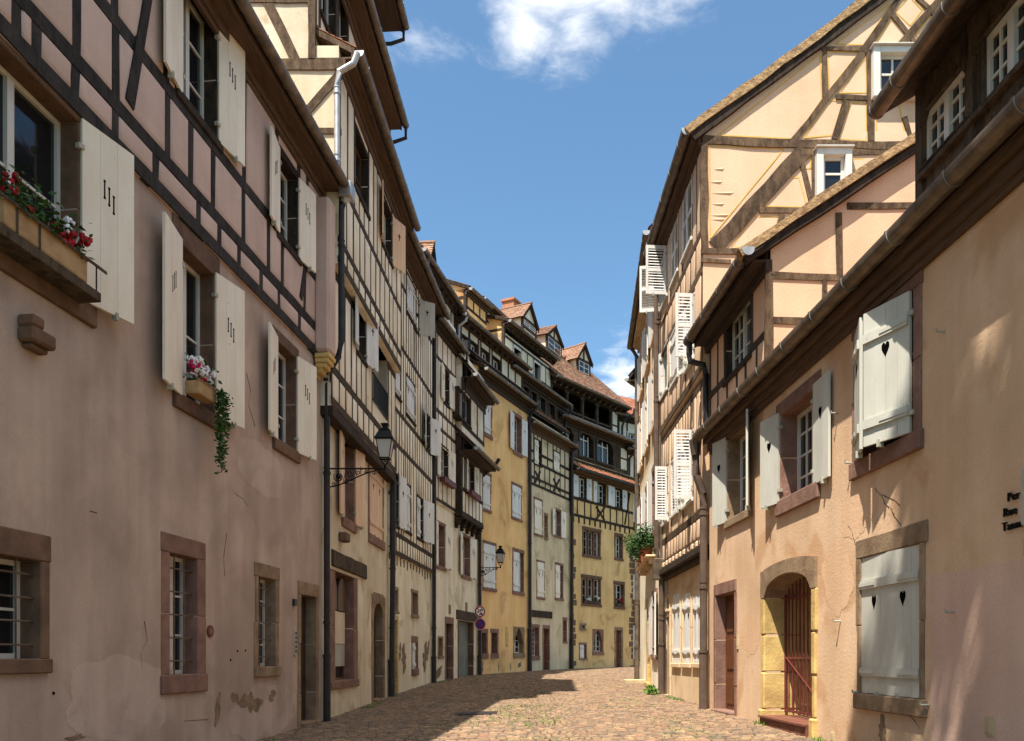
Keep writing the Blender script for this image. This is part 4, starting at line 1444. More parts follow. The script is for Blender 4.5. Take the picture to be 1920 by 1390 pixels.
for (xa, xb, gx, gy, of) in ((874, 912, 896, 552, -1.5), (900, 955, 940, 588, -1.9)):
    EG = Sec(hE, fE, 14.5, 17, off=of, wall='ochre', depth=4, name='attic_wall')
    EG.u0, EG.u1 = EG.U(xa), EG.U(xb)
    zq = EG.Z(gx, gy, .30) - .02
    EG.z1 = zq + .1
    EG.timber([zq - .7, zq - .05], pitch=.7, m='tim', rw=.12, pwid=.12)
    EG.build()
    roof(hE, EG, EG.u0 - .12, EG.u1, zq, .21, .45, 2.2, real=True, back=False, soffit='soffdark', name='dormer_roof')
    cheek(hE, EG, EG.u0, 14.5, zq, .21, .45, 2.2, 'ochre', 'tim')
roof(hE, E1, -.2, fE.L + .1, 14.0, 0, .92, 4.4, real=False, soffit=None, gut=False)
e = fE.L - .05
p = lambda u, z, o: E1.P(u, z, o)
pipe(hE, [p(e + .1, 13.75, .55), p(e + .1, 13.5, .5), p(e + .05, 13.2, .15), p(e, 12.9, .12), p(e, ground(.7, 38) - .05, .12)], .085, 'pipe', rings=[p(e, z, .12) for z in (10, 7, 3.2)], lower=2.0)
pipe(hE, [ET.P(ET.u0 + .05, zE, .42), ET.P(ET.u0 + .05, zE - .2, .36), ET.P(ET.u0, zE - .4, .08), ET.P(ET.u0, 14.2, .08)], .06, 'zincl')
for s_ in (E1, ET):
    s_.build()

# ================================================================== HOUSE F (olive grey)
fF = Fac((.765, 38.22), (3.075, 42.7))
hF = thing('timbered_house', 'narrow grey-green plastered house with crossed timber braces under its eaves', 'house', (1.9, 40.5, .95), 'plastered houses in the bend')
F1 = Sec(hF, fF, -1, 13.2, wall='grey', depth=7)
zt = lambda x, y: F1.Z(x, y)
kf = dict(sm='shut', style='batten', cut='slots')
F1.win(1002, 1014, (1008, 826), (1008, 872), sur='tim', sw=(.06, .06, .06), closed=1, **kf)
F1.win(1038, 1049, (1043, 848), (1043, 886), sur='tim', sw=(.06, .06, .06), closed=2, **kf)
F1.timber([zt(1030, 921), zt(1030, 909), zt(1030, 880), zt(1030, 862), 12.9], pitch=.62, m='tim', rw=.13, pwid=.10, infill=None,
          braces=[((F1.U(a), F1.Z(a, y0)), (F1.U(b), F1.Z(b, y1)), .09) for (a, y0, b, y1) in ((1003, 884, 1012, 905), (1012, 884, 1003, 905), (1037, 898, 1048, 922), (1048, 900, 1037, 920))])
F1.win(1002, 1016, (1009, 938), (1009, 1002), sur='sand', sw=(.06, .1, .1), closed=2, **kf)
F1.win(1021, 1026, (1023, 968), (1023, 1008), sur='sandgrey', sw=(.06, .16, .1), grid=(1, 1))
F1.win(1040, 1051, (1045, 958), (1045, 1005), sur='sand', sw=(.06, .12, .1), L=(170, .45), Rr=(170, .45), dep=.24, sm='shut', style='plain', cut='slots')
F1.win(1007, 1020, (1013, 1054), (1013, 1120), sur='sand', sw=(.06, .08, .12), closed=2, **kf)
F1.win(1041, 1055, (1048, 1060), (1048, 1122), sur='sand', sw=(.06, .12, .12), closed=1, **kf)
F1.win(998, 1010, (1004, 1177), (1004, 1230), sur='sand', sw=(.06, .16, .2), grid=(2, 6), dep=.24)
F1.door_(1019, 1029, (1024, 1179), (1024, 1257), sur='sand', sw=(.1, .18), m='door')
F1.win(1056, 1062, (1059, 1164), (1059, 1203), sur='sand', sw=(.06, .18, .1), grid=(1, 1), dep=.2)
mb = MB()
F1.beam(mb, (F1.U(994), F1.Z(1014, 1152)), (F1.U(1034), F1.Z(1014, 1152)), .34, o0=-.1, o1=.06)
mb.build('lintel', 'tim', hF, bevel=.02)
roof(hF, F1, -.1, fF.L + .3, F1.Z(1040, 812, .42) - .02, .33, .55, .55, m='slate', real=False, back=False, soffit='soffit', fascia=.3, name='pent_roof', gm='zinc')
FT = Sec(hF, fF, 13.2, 15.3, off=-.45, u0=-1.2, u1=fF.L + .1, wall='soffdark', depth=6, name='attic_wall')
for (a, b) in ((966, 976), (981, 991), (996, 1006), (1012, 1022), (1028, 1040)):
    k = FT.U((a + b) / 2)
    zz_ = 14.05
    ua, ub = FT.U(a), FT.U(b)
    FT.op.append((ua, ub, 13.55, 14.75))
    mb = MB()
    FT.box(mb, ua - .06, ua, 13.5, 14.8, -.2, .03), FT.box(mb, ub, ub + .06, 13.5, 14.8, -.2, .03)
    FT.box(mb, ua, ub, 14.75, 14.82, -.2, .03), FT.box(mb, ua, ub, 13.47, 13.55, -.2, .05)
    w_ = mb.build('window', 'timgrey', hF)
    mb = MB()
    mb.add([FT.P(ua, 13.5, -.15), FT.P(ub, 13.5, -.15), FT.P(ub, 14.8, -.15), FT.P(ua, 14.8, -.15)], [(0, 1, 2, 3)])
    mb.build('pane', 'glass', w_)
    mb = MB()
    FT.box(mb, (ua + ub) / 2 - .03, (ua + ub) / 2 + .03, 13.55, 14.75, -.14, -.1)
    FT.box(mb, ua, ub, 14.2, 14.25, -.14, -.11)
    mb.build('window_frame', 'woodfr', w_)
roof(hF, FT, -1.3, fF.L + .4, FT.Z(1020, 724, .39) - .02, .30, .6, 1.0, m='slate', real=False, back=False, soffit='soffdark', name='attic_roof')
FW = Sec(hF, fF, 15.0, 17.1, off=-1.0, u1=fF.L - .2, wall='white', depth=6, name='attic_wall')
FW.u0 = FW.U(945)
zF = FW.Z(1010, 644, .39) - .02
for (a, b) in ((963, 977), (1001, 1013)):
    ua, ub = FW.U(a), FW.U(b)
    FW.op.append((ua, ub, 15.7, 16.75))
    mb = MB()
    FW.box(mb, ua - .07, ua, 15.6, 16.8, -.2, .03), FW.box(mb, ub, ub + .07, 15.6, 16.8, -.2, .03)
    FW.box(mb, ua, ub, 16.75, 16.85, -.2, .03), FW.box(mb, ua - .1, ub + .1, 15.6, 15.7, -.2, .07)
    w_ = mb.build('window', 'frame', hF)
    mb = MB()
    mb.add([FW.P(ua, 15.6, -.15), FW.P(ub, 15.6, -.15), FW.P(ub, 16.8, -.15), FW.P(ua, 16.8, -.15)], [(0, 1, 2, 3)])
    mb.build('pane', 'glass', w_)
FW.timber([15.35, 16.0, 16.95], pitch=.6, m='timgrey', rw=.11, pwid=.09, infill='white')
roof(hF, FW, FW.u0 - .14, fF.L, zF, .30, .34, 2.6, real=True, back=False, soffit='soffdark', rafters=True, name='attic_roof')
cheek(hF, FW, FW.u0, 14.0, zF, .30, .34, 2.6, 'ochre')
roof(hF, F1, -.6, fF.L, 13.4, 0, 1.0, 5.0, real=True, soffit=None, gut=False)
e = fF.L
p = lambda u, z, o: F1.P(u, z, o)
pipe(hF, [p(e + .1, 13.0, .5), p(e + .1, 12.8, .45), p(e, 12.5, .15), p(e, ground(3, 42.6) - .05, .12)], .09, 'pipe', rings=[p(e, z, .12) for z in (10, 7.3, 3.6)], lower=1.6)
pipe(hF, [FT.P(e + .15, 15.0, .55), FT.P(e + .15, 14.8, .5), FT.P(e + .15, 14.6, .2), FT.P(e + .15, 13.4, .1)], .07, 'pipe')
for s_ in (F1, FT, FW):
    s_.build()

# ================================================================== HOUSE G (gallery house closing the view)
fG = Fac((3.09, 42.72), (7.32, 47.8))
hG = thing('timbered_house', 'olive-yellow house closing the bend, with an open timber gallery under a big tiled roof', 'house', (5.2, 45.3, 1.0), 'plastered houses in the bend')
G1 = Sec(hG, fG, -1, 12.3, wall='olive', depth=7)
zg = lambda x, y, o=0: G1.Z(x, y, o)
kg = dict(sm='shutw', style='plain', cut='cross')
G1.win(1084, 1099, (1091, 896), (1091, 934), sur='tim', sw=(.05, .06, .08), L=(174, .62), Rr=(174, .4), **kg)
G1.win(1119, 1134, (1126, 908), (1126, 944), sur='tim', sw=(.05, .06, .08), L=(174, .42), **kg)
G1.win(1152, 1166, (1159, 918), (1159, 952), sur='tim', sw=(.05, .06, .08), L=(174, .8), Rr=(174, .4), **kg)
zb0, zb1 = zg(1130, 978), zg(1130, 948)
G1.timber([zb0, zb1, 12.2], pitch=.62, m='tim', rw=.14, pwid=.11, infill=None,
          braces=[((G1.U(1117), zg(1117, 974)), (G1.U(1133), zg(1133, 952)), .1), ((G1.U(1133), zg(1133, 976)), (G1.U(1117), zg(1117, 950)), .1), ((G1.U(1171), zg(1171, 984)), (G1.U(1180), zg(1180, 925)), .1)])
mb = MB()
u = .3
while u < fG.L - .2:
    G1.beam(mb, (u, zb0 - .05), (u, zb0 - .38), .12, o1=.03)
    u += .52
mb.build('stud_end', 'tim', hG)
kw = dict(sur='sandbr', dep=.22)
for (a, b, ya, yb, g) in ((1094, 1124, 996, 1042, 3), (1154, 1166, 1006, 1047, 2), (1092, 1125, 1085, 1133, 3), (1153, 1169, 1096, 1138, 2)):
    w_ = G1.win(a, b, ((a + b) / 2, ya), ((a + b) / 2, yb), sw=(.12, .18, .14), grid=(1 if g == 3 else 2, 3), **kw)
    if g == 3:
        ua, ub, z0, z1 = G1.op[-1]
        mb = MB()
        for f in (1 / 3, 2 / 3):
            k = lerp(ua, ub, f)
            G1.box(mb, k - .07, k + .07, z0, z1, -.2, -.02)
        mb.build('mullion', 'sandbr', w_, bevel=.01)
        mb = MB()
        for f in range(3):
            for (c_, d_) in ((.02, .06), (.28, .32)):
                G1.box(mb, lerp(ua, ub, f / 3 + c_), lerp(ua, ub, f / 3 + d_), z0, z1, -.18, -.12)
        mb.build('casement', 'frame', w_)
G1.win(1089, 1096, (1092, 1172), (1092, 1179), sur='sandgrey', sw=(.1, .1, .1), grid=(1, 1), name='vent_window')
G1.win(1087, 1099, (1093, 1209), (1093, 1235), sur='sand', sw=(.06, .12, .06), closed=1, style='batten', sm='shutw', name='hatch')
G1.win(1113, 1129, (1121, 1182), (1121, 1222), sur='sand', sw=(.12, .06, .2), grid=(2, 4), bars=(2, 3), arch=.65, name='gothic_window')
G1.door_(1155, 1165, (1160, 1182), (1160, 1252), sur='sandgrey', sw=(.16, .18), m='door')
for side in (0, 1):
    for k in range(22):
        if R.random() < (.25 if side == 0 else .12):
            continue
        zq = .4 + k * .36
        w2 = R.uniform(.25, .6)
        mb = MB()
        a, b = (.06, .06 + w2) if side == 0 else (fG.L - .03 - w2, fG.L - .03)
        G1.box(mb, a, b, zq, zq + R.uniform(.26, .34), -.05, .018)
        mb.build('quoin', 'sandbr', hG, bevel=.02)
roof(hG, G1, 0, fG.L + .1, G1.Z(1130, 892, .54) - .02, .45, .75, .6, m='tiler', real=True, back=False, soffit='soffit', name='pent_roof', gm='pipe')
# loggia storey
GL = Sec(hG, fG, 12.2, 14.4, off=-.45, u0=-.3, u1=fG.L, wall='timgrey', depth=6, name='loggia_wall')
for (a, b, ya, yb) in ((1052, 1074, 795, 840), (1086, 1112, 815, 856), (1119, 1149, 833, 870)):
    ua, ub = GL.U(a), GL.U(b)
    z0, z1 = 12.75, 14.0
    GL.op.append((ua, ub, z0, z1))
    mb = MB()
    e_ = .09
    GL.box(mb, ua - e_, ua, z0 - .1, z1 + .1, -.3, .05), GL.box(mb, ub, ub + e_, z0 - .1, z1 + .1, -.3, .05)
    GL.box(mb, ua, ub, z1, z1 + .1, -.3, .05), GL.box(mb, ua - .1, ub + .1, z0 - .1, z0, -.3, .08)
    for (k, sg) in ((ua, 1), (ub, -1)):
        mb.poly([GL.P(k, z1, .04), GL.P(k + sg * .28, z1, .04), GL.P(k, z1 - .3, .04)], GL.n * -.1)
    w_ = mb.build('window', 'timgrey', hG)
    mb = MB()
    mb.add([GL.P(ua, z0, -.22), GL.P(ub, z0, -.22), GL.P(ub, z1, -.22), GL.P(ua, z1, -.22)], [(0, 1, 2, 3)])
    mb.build('pane', 'glass', w_)
    mb = MB()
    for f in (.18, .5, .82):
        k = lerp(ua, ub, f)
        GL.box(mb, k - .035, k + .035, z0, z1, -.21, -.17)
    GL.box(mb, lerp(ua, ub, .18), lerp(ua, ub, .82), z1 - .3, z1 - .24, -.21, -.18)
    mb.build('window_frame', 'frame', w_)
mb = MB()
for (z0, z1) in ((12.75, 13.35), (13.45, 14.0)):
    GL.pillow(mb, fG.L - .8, fG.L - .15, z0, z1)
mb.build('plaster_infill', 'white', hG)
roof(hG, GL, -.6, fG.L + .1, GL.Z(1115, 800, .5) - .02, .41, .6, .7, m='slate', real=False, back=False, soffit='soffdark', name='pent_roof', gm='zinc')
# open gallery
zga, zgb = 14.5, 16.5
GO = Sec(hG, fG, zga, 16.75, off=-1.0, u0=-.5, u1=fG.L - .2, wall='tim', depth=5, name='gallery_wall')
GO.op.append((-.35, fG.L - 1.0, zga + .15, 16.3))
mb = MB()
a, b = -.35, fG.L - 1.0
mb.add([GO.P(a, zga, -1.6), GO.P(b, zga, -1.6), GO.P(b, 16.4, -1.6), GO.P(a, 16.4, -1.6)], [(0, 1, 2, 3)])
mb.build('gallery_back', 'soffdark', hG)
mb = MB()
for k in range(5):
    u = lerp(a, b, k / 4)
    GO.box(mb, u - .08, u + .08, zga, 16.4, -.1, .04)
for z in (zga + .25, zga + .75):
    GO.box(mb, a, b, z - .05, z + .05, -.06, .02)
for k in range(4):
    u = lerp(a, b, k / 4)
    for (kk, sg) in ((u + .08, 1), (lerp(a, b, (k + 1) / 4) - .08, -1)):
        mb.poly([GO.P(kk, 16.3, .02), GO.P(kk + sg * .18, 16.3, .02), GO.P(kk, 16.05, .02)], GO.n * -.08)
mb.build('gallery_frame', 'timgrey', hG)
mb = MB()
GO.pillow(mb, fG.L - .85, fG.L - .35, 14.65, 15.4), GO.pillow(mb, fG.L - .85, fG.L - .35, 15.5, 16.25)
mb.build('plaster_infill', 'white', hG)
mb = MB()
u = -.3
while u < fG.L - .3:
    GO.box(mb, u, u + .22, 16.42, 16.62, .02, .10)
    u += .55
mb.build('beam_infill', 'creamup', hG)
rG = roof(hG, GO, -.6, fG.L + .25, GO.Z(1105, 731, .6) - .02, .51, .95, 3.3, real=True, soffit='soffdark', name='roof', vo=.15, rafters=True)
e = fG.L - .02
p = lambda u, z, o: G1.P(u, z, o)
pipe(hG, [p(e + .25, 16.5, -.15), p(e + .25, 16.2, -.2), p(e + .05, 15.9, -.7), p(e, 15.5, -.85), p(e, 14.6, -.85)], .07, 'pipe')
pipe(hG, [p(e + .1, 14.2, .15), p(e + .1, 13.9, .0), p(e, 13.5, -.35), p(e, 12.4, -.35)], .07, 'pipe')
pipe(hG, [p(e + .08, 11.8, .5), p(e + .1, 11.6, .45), p(e + .05, 11.3, .15), p(e + .05, ground(7.3, 47.6) - .05, .12)], .10, 'pipe', rings=[p(e + .05, z, .12) for z in (8, 5)], lower=1.2)
for s_ in (G1, GL, GO):
    s_.build()
# dormers over E, F, G
def dorm_px(par, s, xl, xr, ybase, yeave, yapex, off, **k):
    ua, ub = s.U(xl, off), s.U(xr, off)
    xc = (xl + xr) / 2
    z0, z1, z2 = s.Z(xc, ybase, off), s.Z(xc, yeave, off), s.Z(xc, yapex, off)
    return dormer(par, s, (ua + ub) / 2, off, z0, ub - ua, z1 - z0, z2 - z1, 2.6, **k)


dorm_px(hF, F1, 980, 1006, 621, 603, 573, -2.2)
dorm_px(hF, F1, 1026, 1053, 664, 636, 615, -2.6, open_g=True)
dorm_px(hG, G1, 1083, 1107, 712, 676, 648, -2.6, open_g=True, win=(2, 3))
mb = MB()
u, z = F1.px(961, 580, -3.5)
F1.box(mb, u - .45, u + .45, z - 3, z + .30, -3.9, -3.2)
F1.box(mb, u - .52, u + .52, z + .30, z + .42, -3.97, -3.13)
mb.build('chimney', 'brick', hF)

# ================================================================== HOUSE H (sliver beyond G)
fH = Fac((7.6, 48.0), (12.4, 51.0))
hH = thing('far_house', 'grey far house with red tiled mansard roof, mostly hidden at the end of the street', 'house', (9.5, 49.5, 1.0))
H1 = Sec(hH, fH, -1, 11.6, wall='white', depth=6)
for k, (ya, yb) in enumerate(((930, 980), (1010, 1050), (1080, 1125), (1175, 1235))):
    H1.win(1196, 1206, (1200, ya), (1200, yb), sur='sand', sw=(.12, .16, .16), grid=(2, 3), L=(172, .45), style='plain', sm='shutw')
H1.build()
roof(hH, H1, 0, fH.L, 11.4, .5, .8, .8, m='tiler', back=False, name='pent_roof')
HT = Sec(hH, fH, 11.9, 14.1, off=-.6, u0=-.6, wall='creamup', depth=6, name='attic_wall')
HT.win(1191, 1202, (1197, 868), (1197, 905), sur='tim', sw=(.08, .1, .1), grid=(2, 3))
HT.timber([12.0, 13.9], m='tim')
HT.build()
roof(hH, HT, -.8, fH.L, 14.0, .5, .8, .6, m='slate', real=False, back=False, name='pent_roof')
HV = Sec(hH, fH, 14.2, 16.2, off=-1.2, u0=-.6, wall='creamup', depth=6, name='attic_wall')
HV.win(1178, 1191, (1184, 813), (1184, 836), sur='frame', sw=(.08, .1, .1), grid=(2, 3))
HV.timber([14.4, 16.0], m='tim')
HV.build()
roof(hH, HV, -1.2, fH.L, 16.2, .4, .8, 2.2, m='tiler', name='roof')

# ================================================================== HOUSE R1 (peach, right foreground)
f1 = Fac((4.415, 2.0), (3.90, 15.8), left=False)
h1 = thing('peach_house', 'peach plastered house with heart-cut shutters and a red iron gate, nearest on the right', 'house', (4.6, 9, ground(4.4, 9)), 'houses on the sunny side')
S1 = Sec(h1, f1, -1, 5.9, wall='peach', depth=6)
kr = dict(sm='shutg', style='plain', cut='heart')
S1.win(1366, 1407, (1386, 806), (1386, 966), sur='sandgrey', sw=(.10, .16, .14), L=(168, .50), Rr=(158, .48), grid=(4, 4), dep=.24, **kr)
S1.win(1466, 1530, (1500, 752), (1500, 922), sur='sand', sw=(.14, .2, .22), L=(168, .50), Rr=(177, .54), grid=(4, 4), dep=.26, **kr)
w_ = S1.win(1612, 1715, (1665, 585), (1665, 838), sur='sand', sw=(.16, .24, .2), grid=(2, 3), dep=.24)
ua, ub, z0, z1 = S1.op[-1]
S1.shutter(w_, ua + .0, 1, .62, z0 + .0, z1 - .02, 19, 'batten', 'shutg', oh=.03, cut='heart')
S1.shutter(w_, ub - .0, -1, .6, z0 + .0, z1 - .02, 20, 'batten', 'shutg', oh=.03, cut='heart')
S1.win(1616, 1727, (1670, 1033), (1670, 1306), sur='sandgrey', sw=(.10, .22, .18), closed=2, sm='shutg', style='batten', cut='heart')
S1.door_(1343, 1378, (1361, 1113), (1361, 1335), sur='sand', sw=(.10, .22), m='door', dep=.18)
ua, ub, z0, z1 = S1.opening(1436, 1525, (1480, 1074), (1480, 1350))
S1.op[-1] = (ua, ub, z0 - .5, z1)
mb = MB()
for (p_, q_) in ((ua - .10, ua + .004), (ub - .004, ub + .12)):
    for k in range(4):
        za, zb = lerp(z0 - .5, z1 - .3, k / 4), lerp(z0 - .5, z1 - .3, (k + 1) / 4)
        e_ = R.uniform(0, .07)
        pp, qq = (p_ - e_, q_) if p_ < ua else (p_, q_ + e_)
        S1.box(mb, pp, qq, za + .008, zb, -.55, .03 + R.uniform(-.008, .008) + (.05 if k == 0 else 0))
    mb.build('gate_jamb', 'sandyel', h1, bevel=.02)
    mb = MB()
mb = MB()
cu, rad = (ua + ub) / 2, (ub - ua) / 2
prev = None
for k in range(13):
    x = -1 + 2 * k / 12
    cur = (cu + rad * x, z1 - .30 + .30 * math.sqrt(max(0, 1 - x * x)))
    if prev:
        mb.poly([S1.P(prev[0], prev[1], .04), S1.P(cur[0], cur[1], .04), S1.P(cur[0], z1 + .20 - .06 * x * x, .04), S1.P(prev[0], z1 + .20 - .06 * (x - .16) ** 2, .04)], S1.n * -.6)
    prev = cur
for (p_, q_) in ((ua - .14, ua), (ub, ub + .14)):
    S1.box(mb, p_, q_, z1 - .30, z1 + .12, -.2, .042)
mb.build('gate_arch', 'sandgrey', h1)
mb = MB()
S1.box(mb, ua, ub, z0 - .4, z1, -.62, -.56)
for i in range(9):
    S1.box(mb, lerp(ua, ub, i / 9) + .006, lerp(ua, ub, (i + 1) / 9) - .006, z0, z1, -.56, -.53)
mb.build('inner_door', 'planter', h1)
mb = MB()
og = -.30
n = 13
for i in range(n):
    u = lerp(ua + .04, ub - .04, i / (n - 1))
    x = (u - cu) / rad
    zt_ = z1 - .34 + .30 * math.sqrt(max(0, 1 - x * x))
    mb.tube([S1.P(u, z0 + .05, og), S1.P(u, zt_, og)], .011 if 0 < i < n - 1 else .02, 6)
for z in (z0 + .08, lerp(z0, z1, .42), lerp(z0, z1, .85)):
    S1.box(mb, ua + .03, ub - .03, z - .018, z + .018, og - .012, og + .012)
mb.tube([S1.P(ua + .1, z0 + .1, og + .01), S1.P(ub - .1, lerp(z0, z1, .42), og + .01)], .012, 6)
S1.box(mb, ua + .10, ua + .24, lerp(z0, z1, .40) - .08, lerp(z0, z1, .40) + .08, og - .02, og + .03)
mb.build('iron_gate', 'red', h1)
mb = MB()
n = 9
for i in range(n):
    S1.box(mb, lerp(ua, ub, i / n) + .003, lerp(ua, ub, (i + 1) / n) - .003, z0 - .5, z0 - .03, .0, .10)
    S1.box(mb, lerp(ua, ub, i / n) + .003, lerp(ua, ub, (i + 1) / n) - .003, z0 - .027, z0, -.5, .13)
mb.build('tiled_step', 'tilered', h1)
# lower render coat on the right and small ironwork
mb = MB()
u0_, z0_ = S1.px(1745, 1080)
S1.box(mb, .0, u0_, -1, z0_, -.02, .004)
M['peachlow'] = plaster('pinkish_plaster', (212, 180, 160), (200, 166, 146), .10, None, .7)
mb.build('render_coat', 'peachlow', h1)
for (x, y) in ((1772, 622), (1572, 775), (1598, 868), (1576, 1165), (1790, 1148), (1742, 1322), (1612, 1298)):
    mb = MB()
    u, z = S1.px(x, y)
    mb.tube([S1.P(u, z, 0), S1.P(u, z, .09), S1.P(u, z + .03, .09)], .012, 6)
    mb.build('wall_hook', 'shutgr', h1)
for (x, y, ww, hh) in ((1858, 1362, .06, .08), (1384, 1200, .035, .16), (1562, 1382, .04, .06)):
    mb = MB()
    u, z = S1.px(x, y)
    S1.box(mb, u - ww, u + ww, z - hh, z + hh, 0, .018)
    S1.box(mb, u - ww * .7, u + ww * .7, z - hh * .7, z + hh * .7, .018, .022)
    mb.build('wall_plate', 'cap', h1)
M['peachrep'] = plaster('repaired_peach_plaster', (216, 180, 146), (204, 166, 130), .10, None, .7)
for (x, y, rx, rz) in ((1405, 1190, .5, .4), (1570, 1080, .5, .5), (1610, 950, .5, .4)):
    u, z = S1.px(x, y)
    wall_patch(S1, h1, u, z, rx, rz, 'peachrep', 30, o=.0022, name='repair_patch', rag=.3)
u, z = S1.px(1655, 1375)
wall_patch(S1, h1, u, z, .14, .2, 'sandgrey', 18)
# cracks
mb = MB()
for pts in (((1633, 905), (1641, 916), (1652, 929), (1660, 944), (1668, 951), (1677, 965), (1690, 985)), ((1592, 985), (1600, 1000), (1604, 1022), (1606, 1045)), ((1700, 1330), (1707, 1343), (1716, 1352), (1725, 1367)), ((1652, 926), (1662, 932), (1676, 937), (1688, 948))):
    for a, b in zip(pts, pts[1:]):
        ax, az = S1.px(a[0] + R.uniform(-2, 2), a[1])
        bx, bz = S1.px(*b)
        S1.beam(mb, (ax, az), (bx, bz), .005, o0=-.01, o1=.0035, jit=.003)
mb.build('plaster_crack', 'soffdark', h1)
# lettering
ltx = []
fd = M['iron']
for (txt, x, y) in (("Per", 1889, 941), ("Rue", 1881, 970), ("Tanne", 1879, 997)):
    cu_ = bpy.data.curves.new('lettering', 'FONT')
    cu_.body = txt
    cu_.size = .106
    cu_.extrude = .008
    cu_.offset = .0
    cu_.space_character = 1.08
    to = bpy.data.objects.new('tmp', cu_)
    me = bpy.data.meshes.new_from_object(to)
    bpy.data.objects.remove(to)
    u, z = S1.px(x, y, .014)
    o0 = S1.P(u, z, .014)
    ex = -S1.d
    verts = [o0 + ex * v.co.x + Z3 * v.co.y + S1.n * v.co.z for v in me.vertices]
    mb = MB()
    mb.add(verts, [tuple(p.vertices) for p in me.polygons])
    ltx.append(mb.build('lettering', 'iron', h1, normals=False))
mb = MB()
u = S1.U(1909, .16)
S1.box(mb, u - .55, u, S1.Z(1913, 1000), S1.Z(1913, 884), .06, .16)
wb = mb.build('sign_box', 'shutgr', None, bevel=.035)
tag(wb, 'pale rounded sign box fixed to the peach wall at the right edge, upper one', 'sign')
mb = MB()
S1.box(mb, u - .55, u - .02, S1.Z(1913, 1056), S1.Z(1913, 1010), .06, .16)
wb = mb.build('sign_box', 'shutgr', None, bevel=.035)
tag(wb, 'small pale rounded sign box directly below the larger one on the peach wall', 'sign')
S1.build()
r1 = roof(h1, S1, 0, f1.L - .15, 5.87, .20, .92, 4.0, th=.05, real=True, soffit='soffit', fascia=.24, gut=False)
gutter(r1, S1, 0, f1.L - .15, 5.93, .29, r=.10)
# far shed dormer flush with the wall
uD = (12.45 - 2.0) / (15.8 - 2.0) * f1.L
SD = Sec(h1, f1, 5.75, 8.25, off=.0, u0=uD, u1=f1.L - .05, wall='peachup', depth=4, name='dormer_wall')
SD.win(1362, 1409, (1386, 570), (1386, 688), sur='tim', sw=(.07, .08, .1), grid=(4, 3), dep=.14)
SD.timber([6.1, 6.75, 8.1], pitch=.55, m='timgrey', rw=.12, pwid=.10, infill='peachup')
SD.build()
f1c = Fac((4.02, 12.43), (8.2, 12.43))
SC = Sec(h1, f1c, 5.5, 8.0, wall='peachup', depth=.02)
mb = MB()
mb.poly([SC.P(0, 5.2), SC.P(4.1, 5.2), SC.P(4.1, 10.75), SC.P(0, 8.06)], Y3 * .1)
mb.build('dormer_cheek', 'peachup', h1)
tb = MB()
for (a, b, c_, d_, wd) in ((1441, 488, 1441, 700, .11), (1447, 517, 1580, 522, .11), (1447, 601, 1530, 604, .10), (1573, 400, 1573, 520, .09), (1546, 525, 1546, 560, .07), (1588, 388, 1720, 386, .10), (1447, 690, 1480, 692, .1)):
    SC.beam(tb, SC.px(a, b), SC.px(c_, d_), wd, o1=.022)
tb.build('timber_frame', 'timbr', h1)
rd = roof(h1, SD, uD - .05, f1.L + .02, 7.84, .32, .66, 3.8, real=True, soffit='soffdark', back=False, vo=.12, th=.07, name='dormer_roof', gut=False)
gutter(rd, SD, uD - .18, f1.L + .1, 7.89, .41, r=.09)
mb = MB()
SC.beam(mb, (-.52, 7.84), (4.3, 7.84 + 4.82 * .66), .14, o0=.0, o1=.17, jit=.022)
mb.build('verge', 'verge', rd)
mb = MB()
SC.beam(mb, (-.42, 7.74), (4.2, 7.74 + 4.62 * .66), .09, o0=.0, o1=.13)
mb.build('verge_board', 'tim', rd)
e = f1.L - .03
p = lambda u, z, o: S1.P(u, z, o)
pipe(h1, [p(e, 7.87, .41), p(e, 7.6, .41), p(e, 7.45, .40), p(e, 7.38, .12), p(e, 7.2, .08), p(e, 6.2, .08), p(e, 6.05, .25)], .06, 'pipe')
mb = MB()
mb.tube([p(e, 5.9, .29), p(e, 5.6, .28)], .13, 8, r2=.09)
mb.build('hopper', 'zinc', h1)
pipe(h1, [p(e + .02, 5.75, .28), p(e + .02, 5.2, .26), p(e + .02, 4.85, .14), p(e + .02, 4.6, .12), p(e + .02, ground(3.85, 15.8) - .05, .12)], .075, 'pipebr', rings=[p(e + .02, z, .12) for z in (4.45, 3.0)], lower=1.15)
# near long dormer with casements
f1d = Fac((4.78, 2.5), (4.60, 8.97), left=False)
SN = Sec(h1, f1d, 6.1, 8.15, wall='timgrey', depth=4, name='dormer_wall')
kn = dict(sur='timgrey', sw=(.05, .03, .03), dep=.05)
SN.win(1734, 1816, (1801, 131), (1733, 316), grid=(4, 3), **kn)
SN.win(1846, 1945, (1867, 45), (1845, 199), grid=(4, 3), **kn)
mb = MB()
for x in (1822, 1727):
    u = SN.U(x)
    SN.box(mb, u - .07, u + .07, 6.6, 8.1, -.02, .03)
    for sg in ((1, -1) if x == 1822 else (-1,)):
        mb.poly([SN.P(u, 8.0, .05), SN.P(u + sg * .35, 8.0, .05), SN.P(u + sg * .05, 7.55, .05)], SN.n * -.08)
SN.box(mb, 0, f1d.L, 6.96, 7.02, -.02, .07)
mb.build('dormer_post', 'timgrey', h1)
SN.build()
rn = roof(h1, SN, 0, f1d.L + .15, 7.82, .36, .6, 3.0, th=.06, real=True, soffit=None, back=False, name='dormer_roof', gut=False)
gutter(rn, SN, 0, f1d.L + .15, 7.85, .45, r=.09)

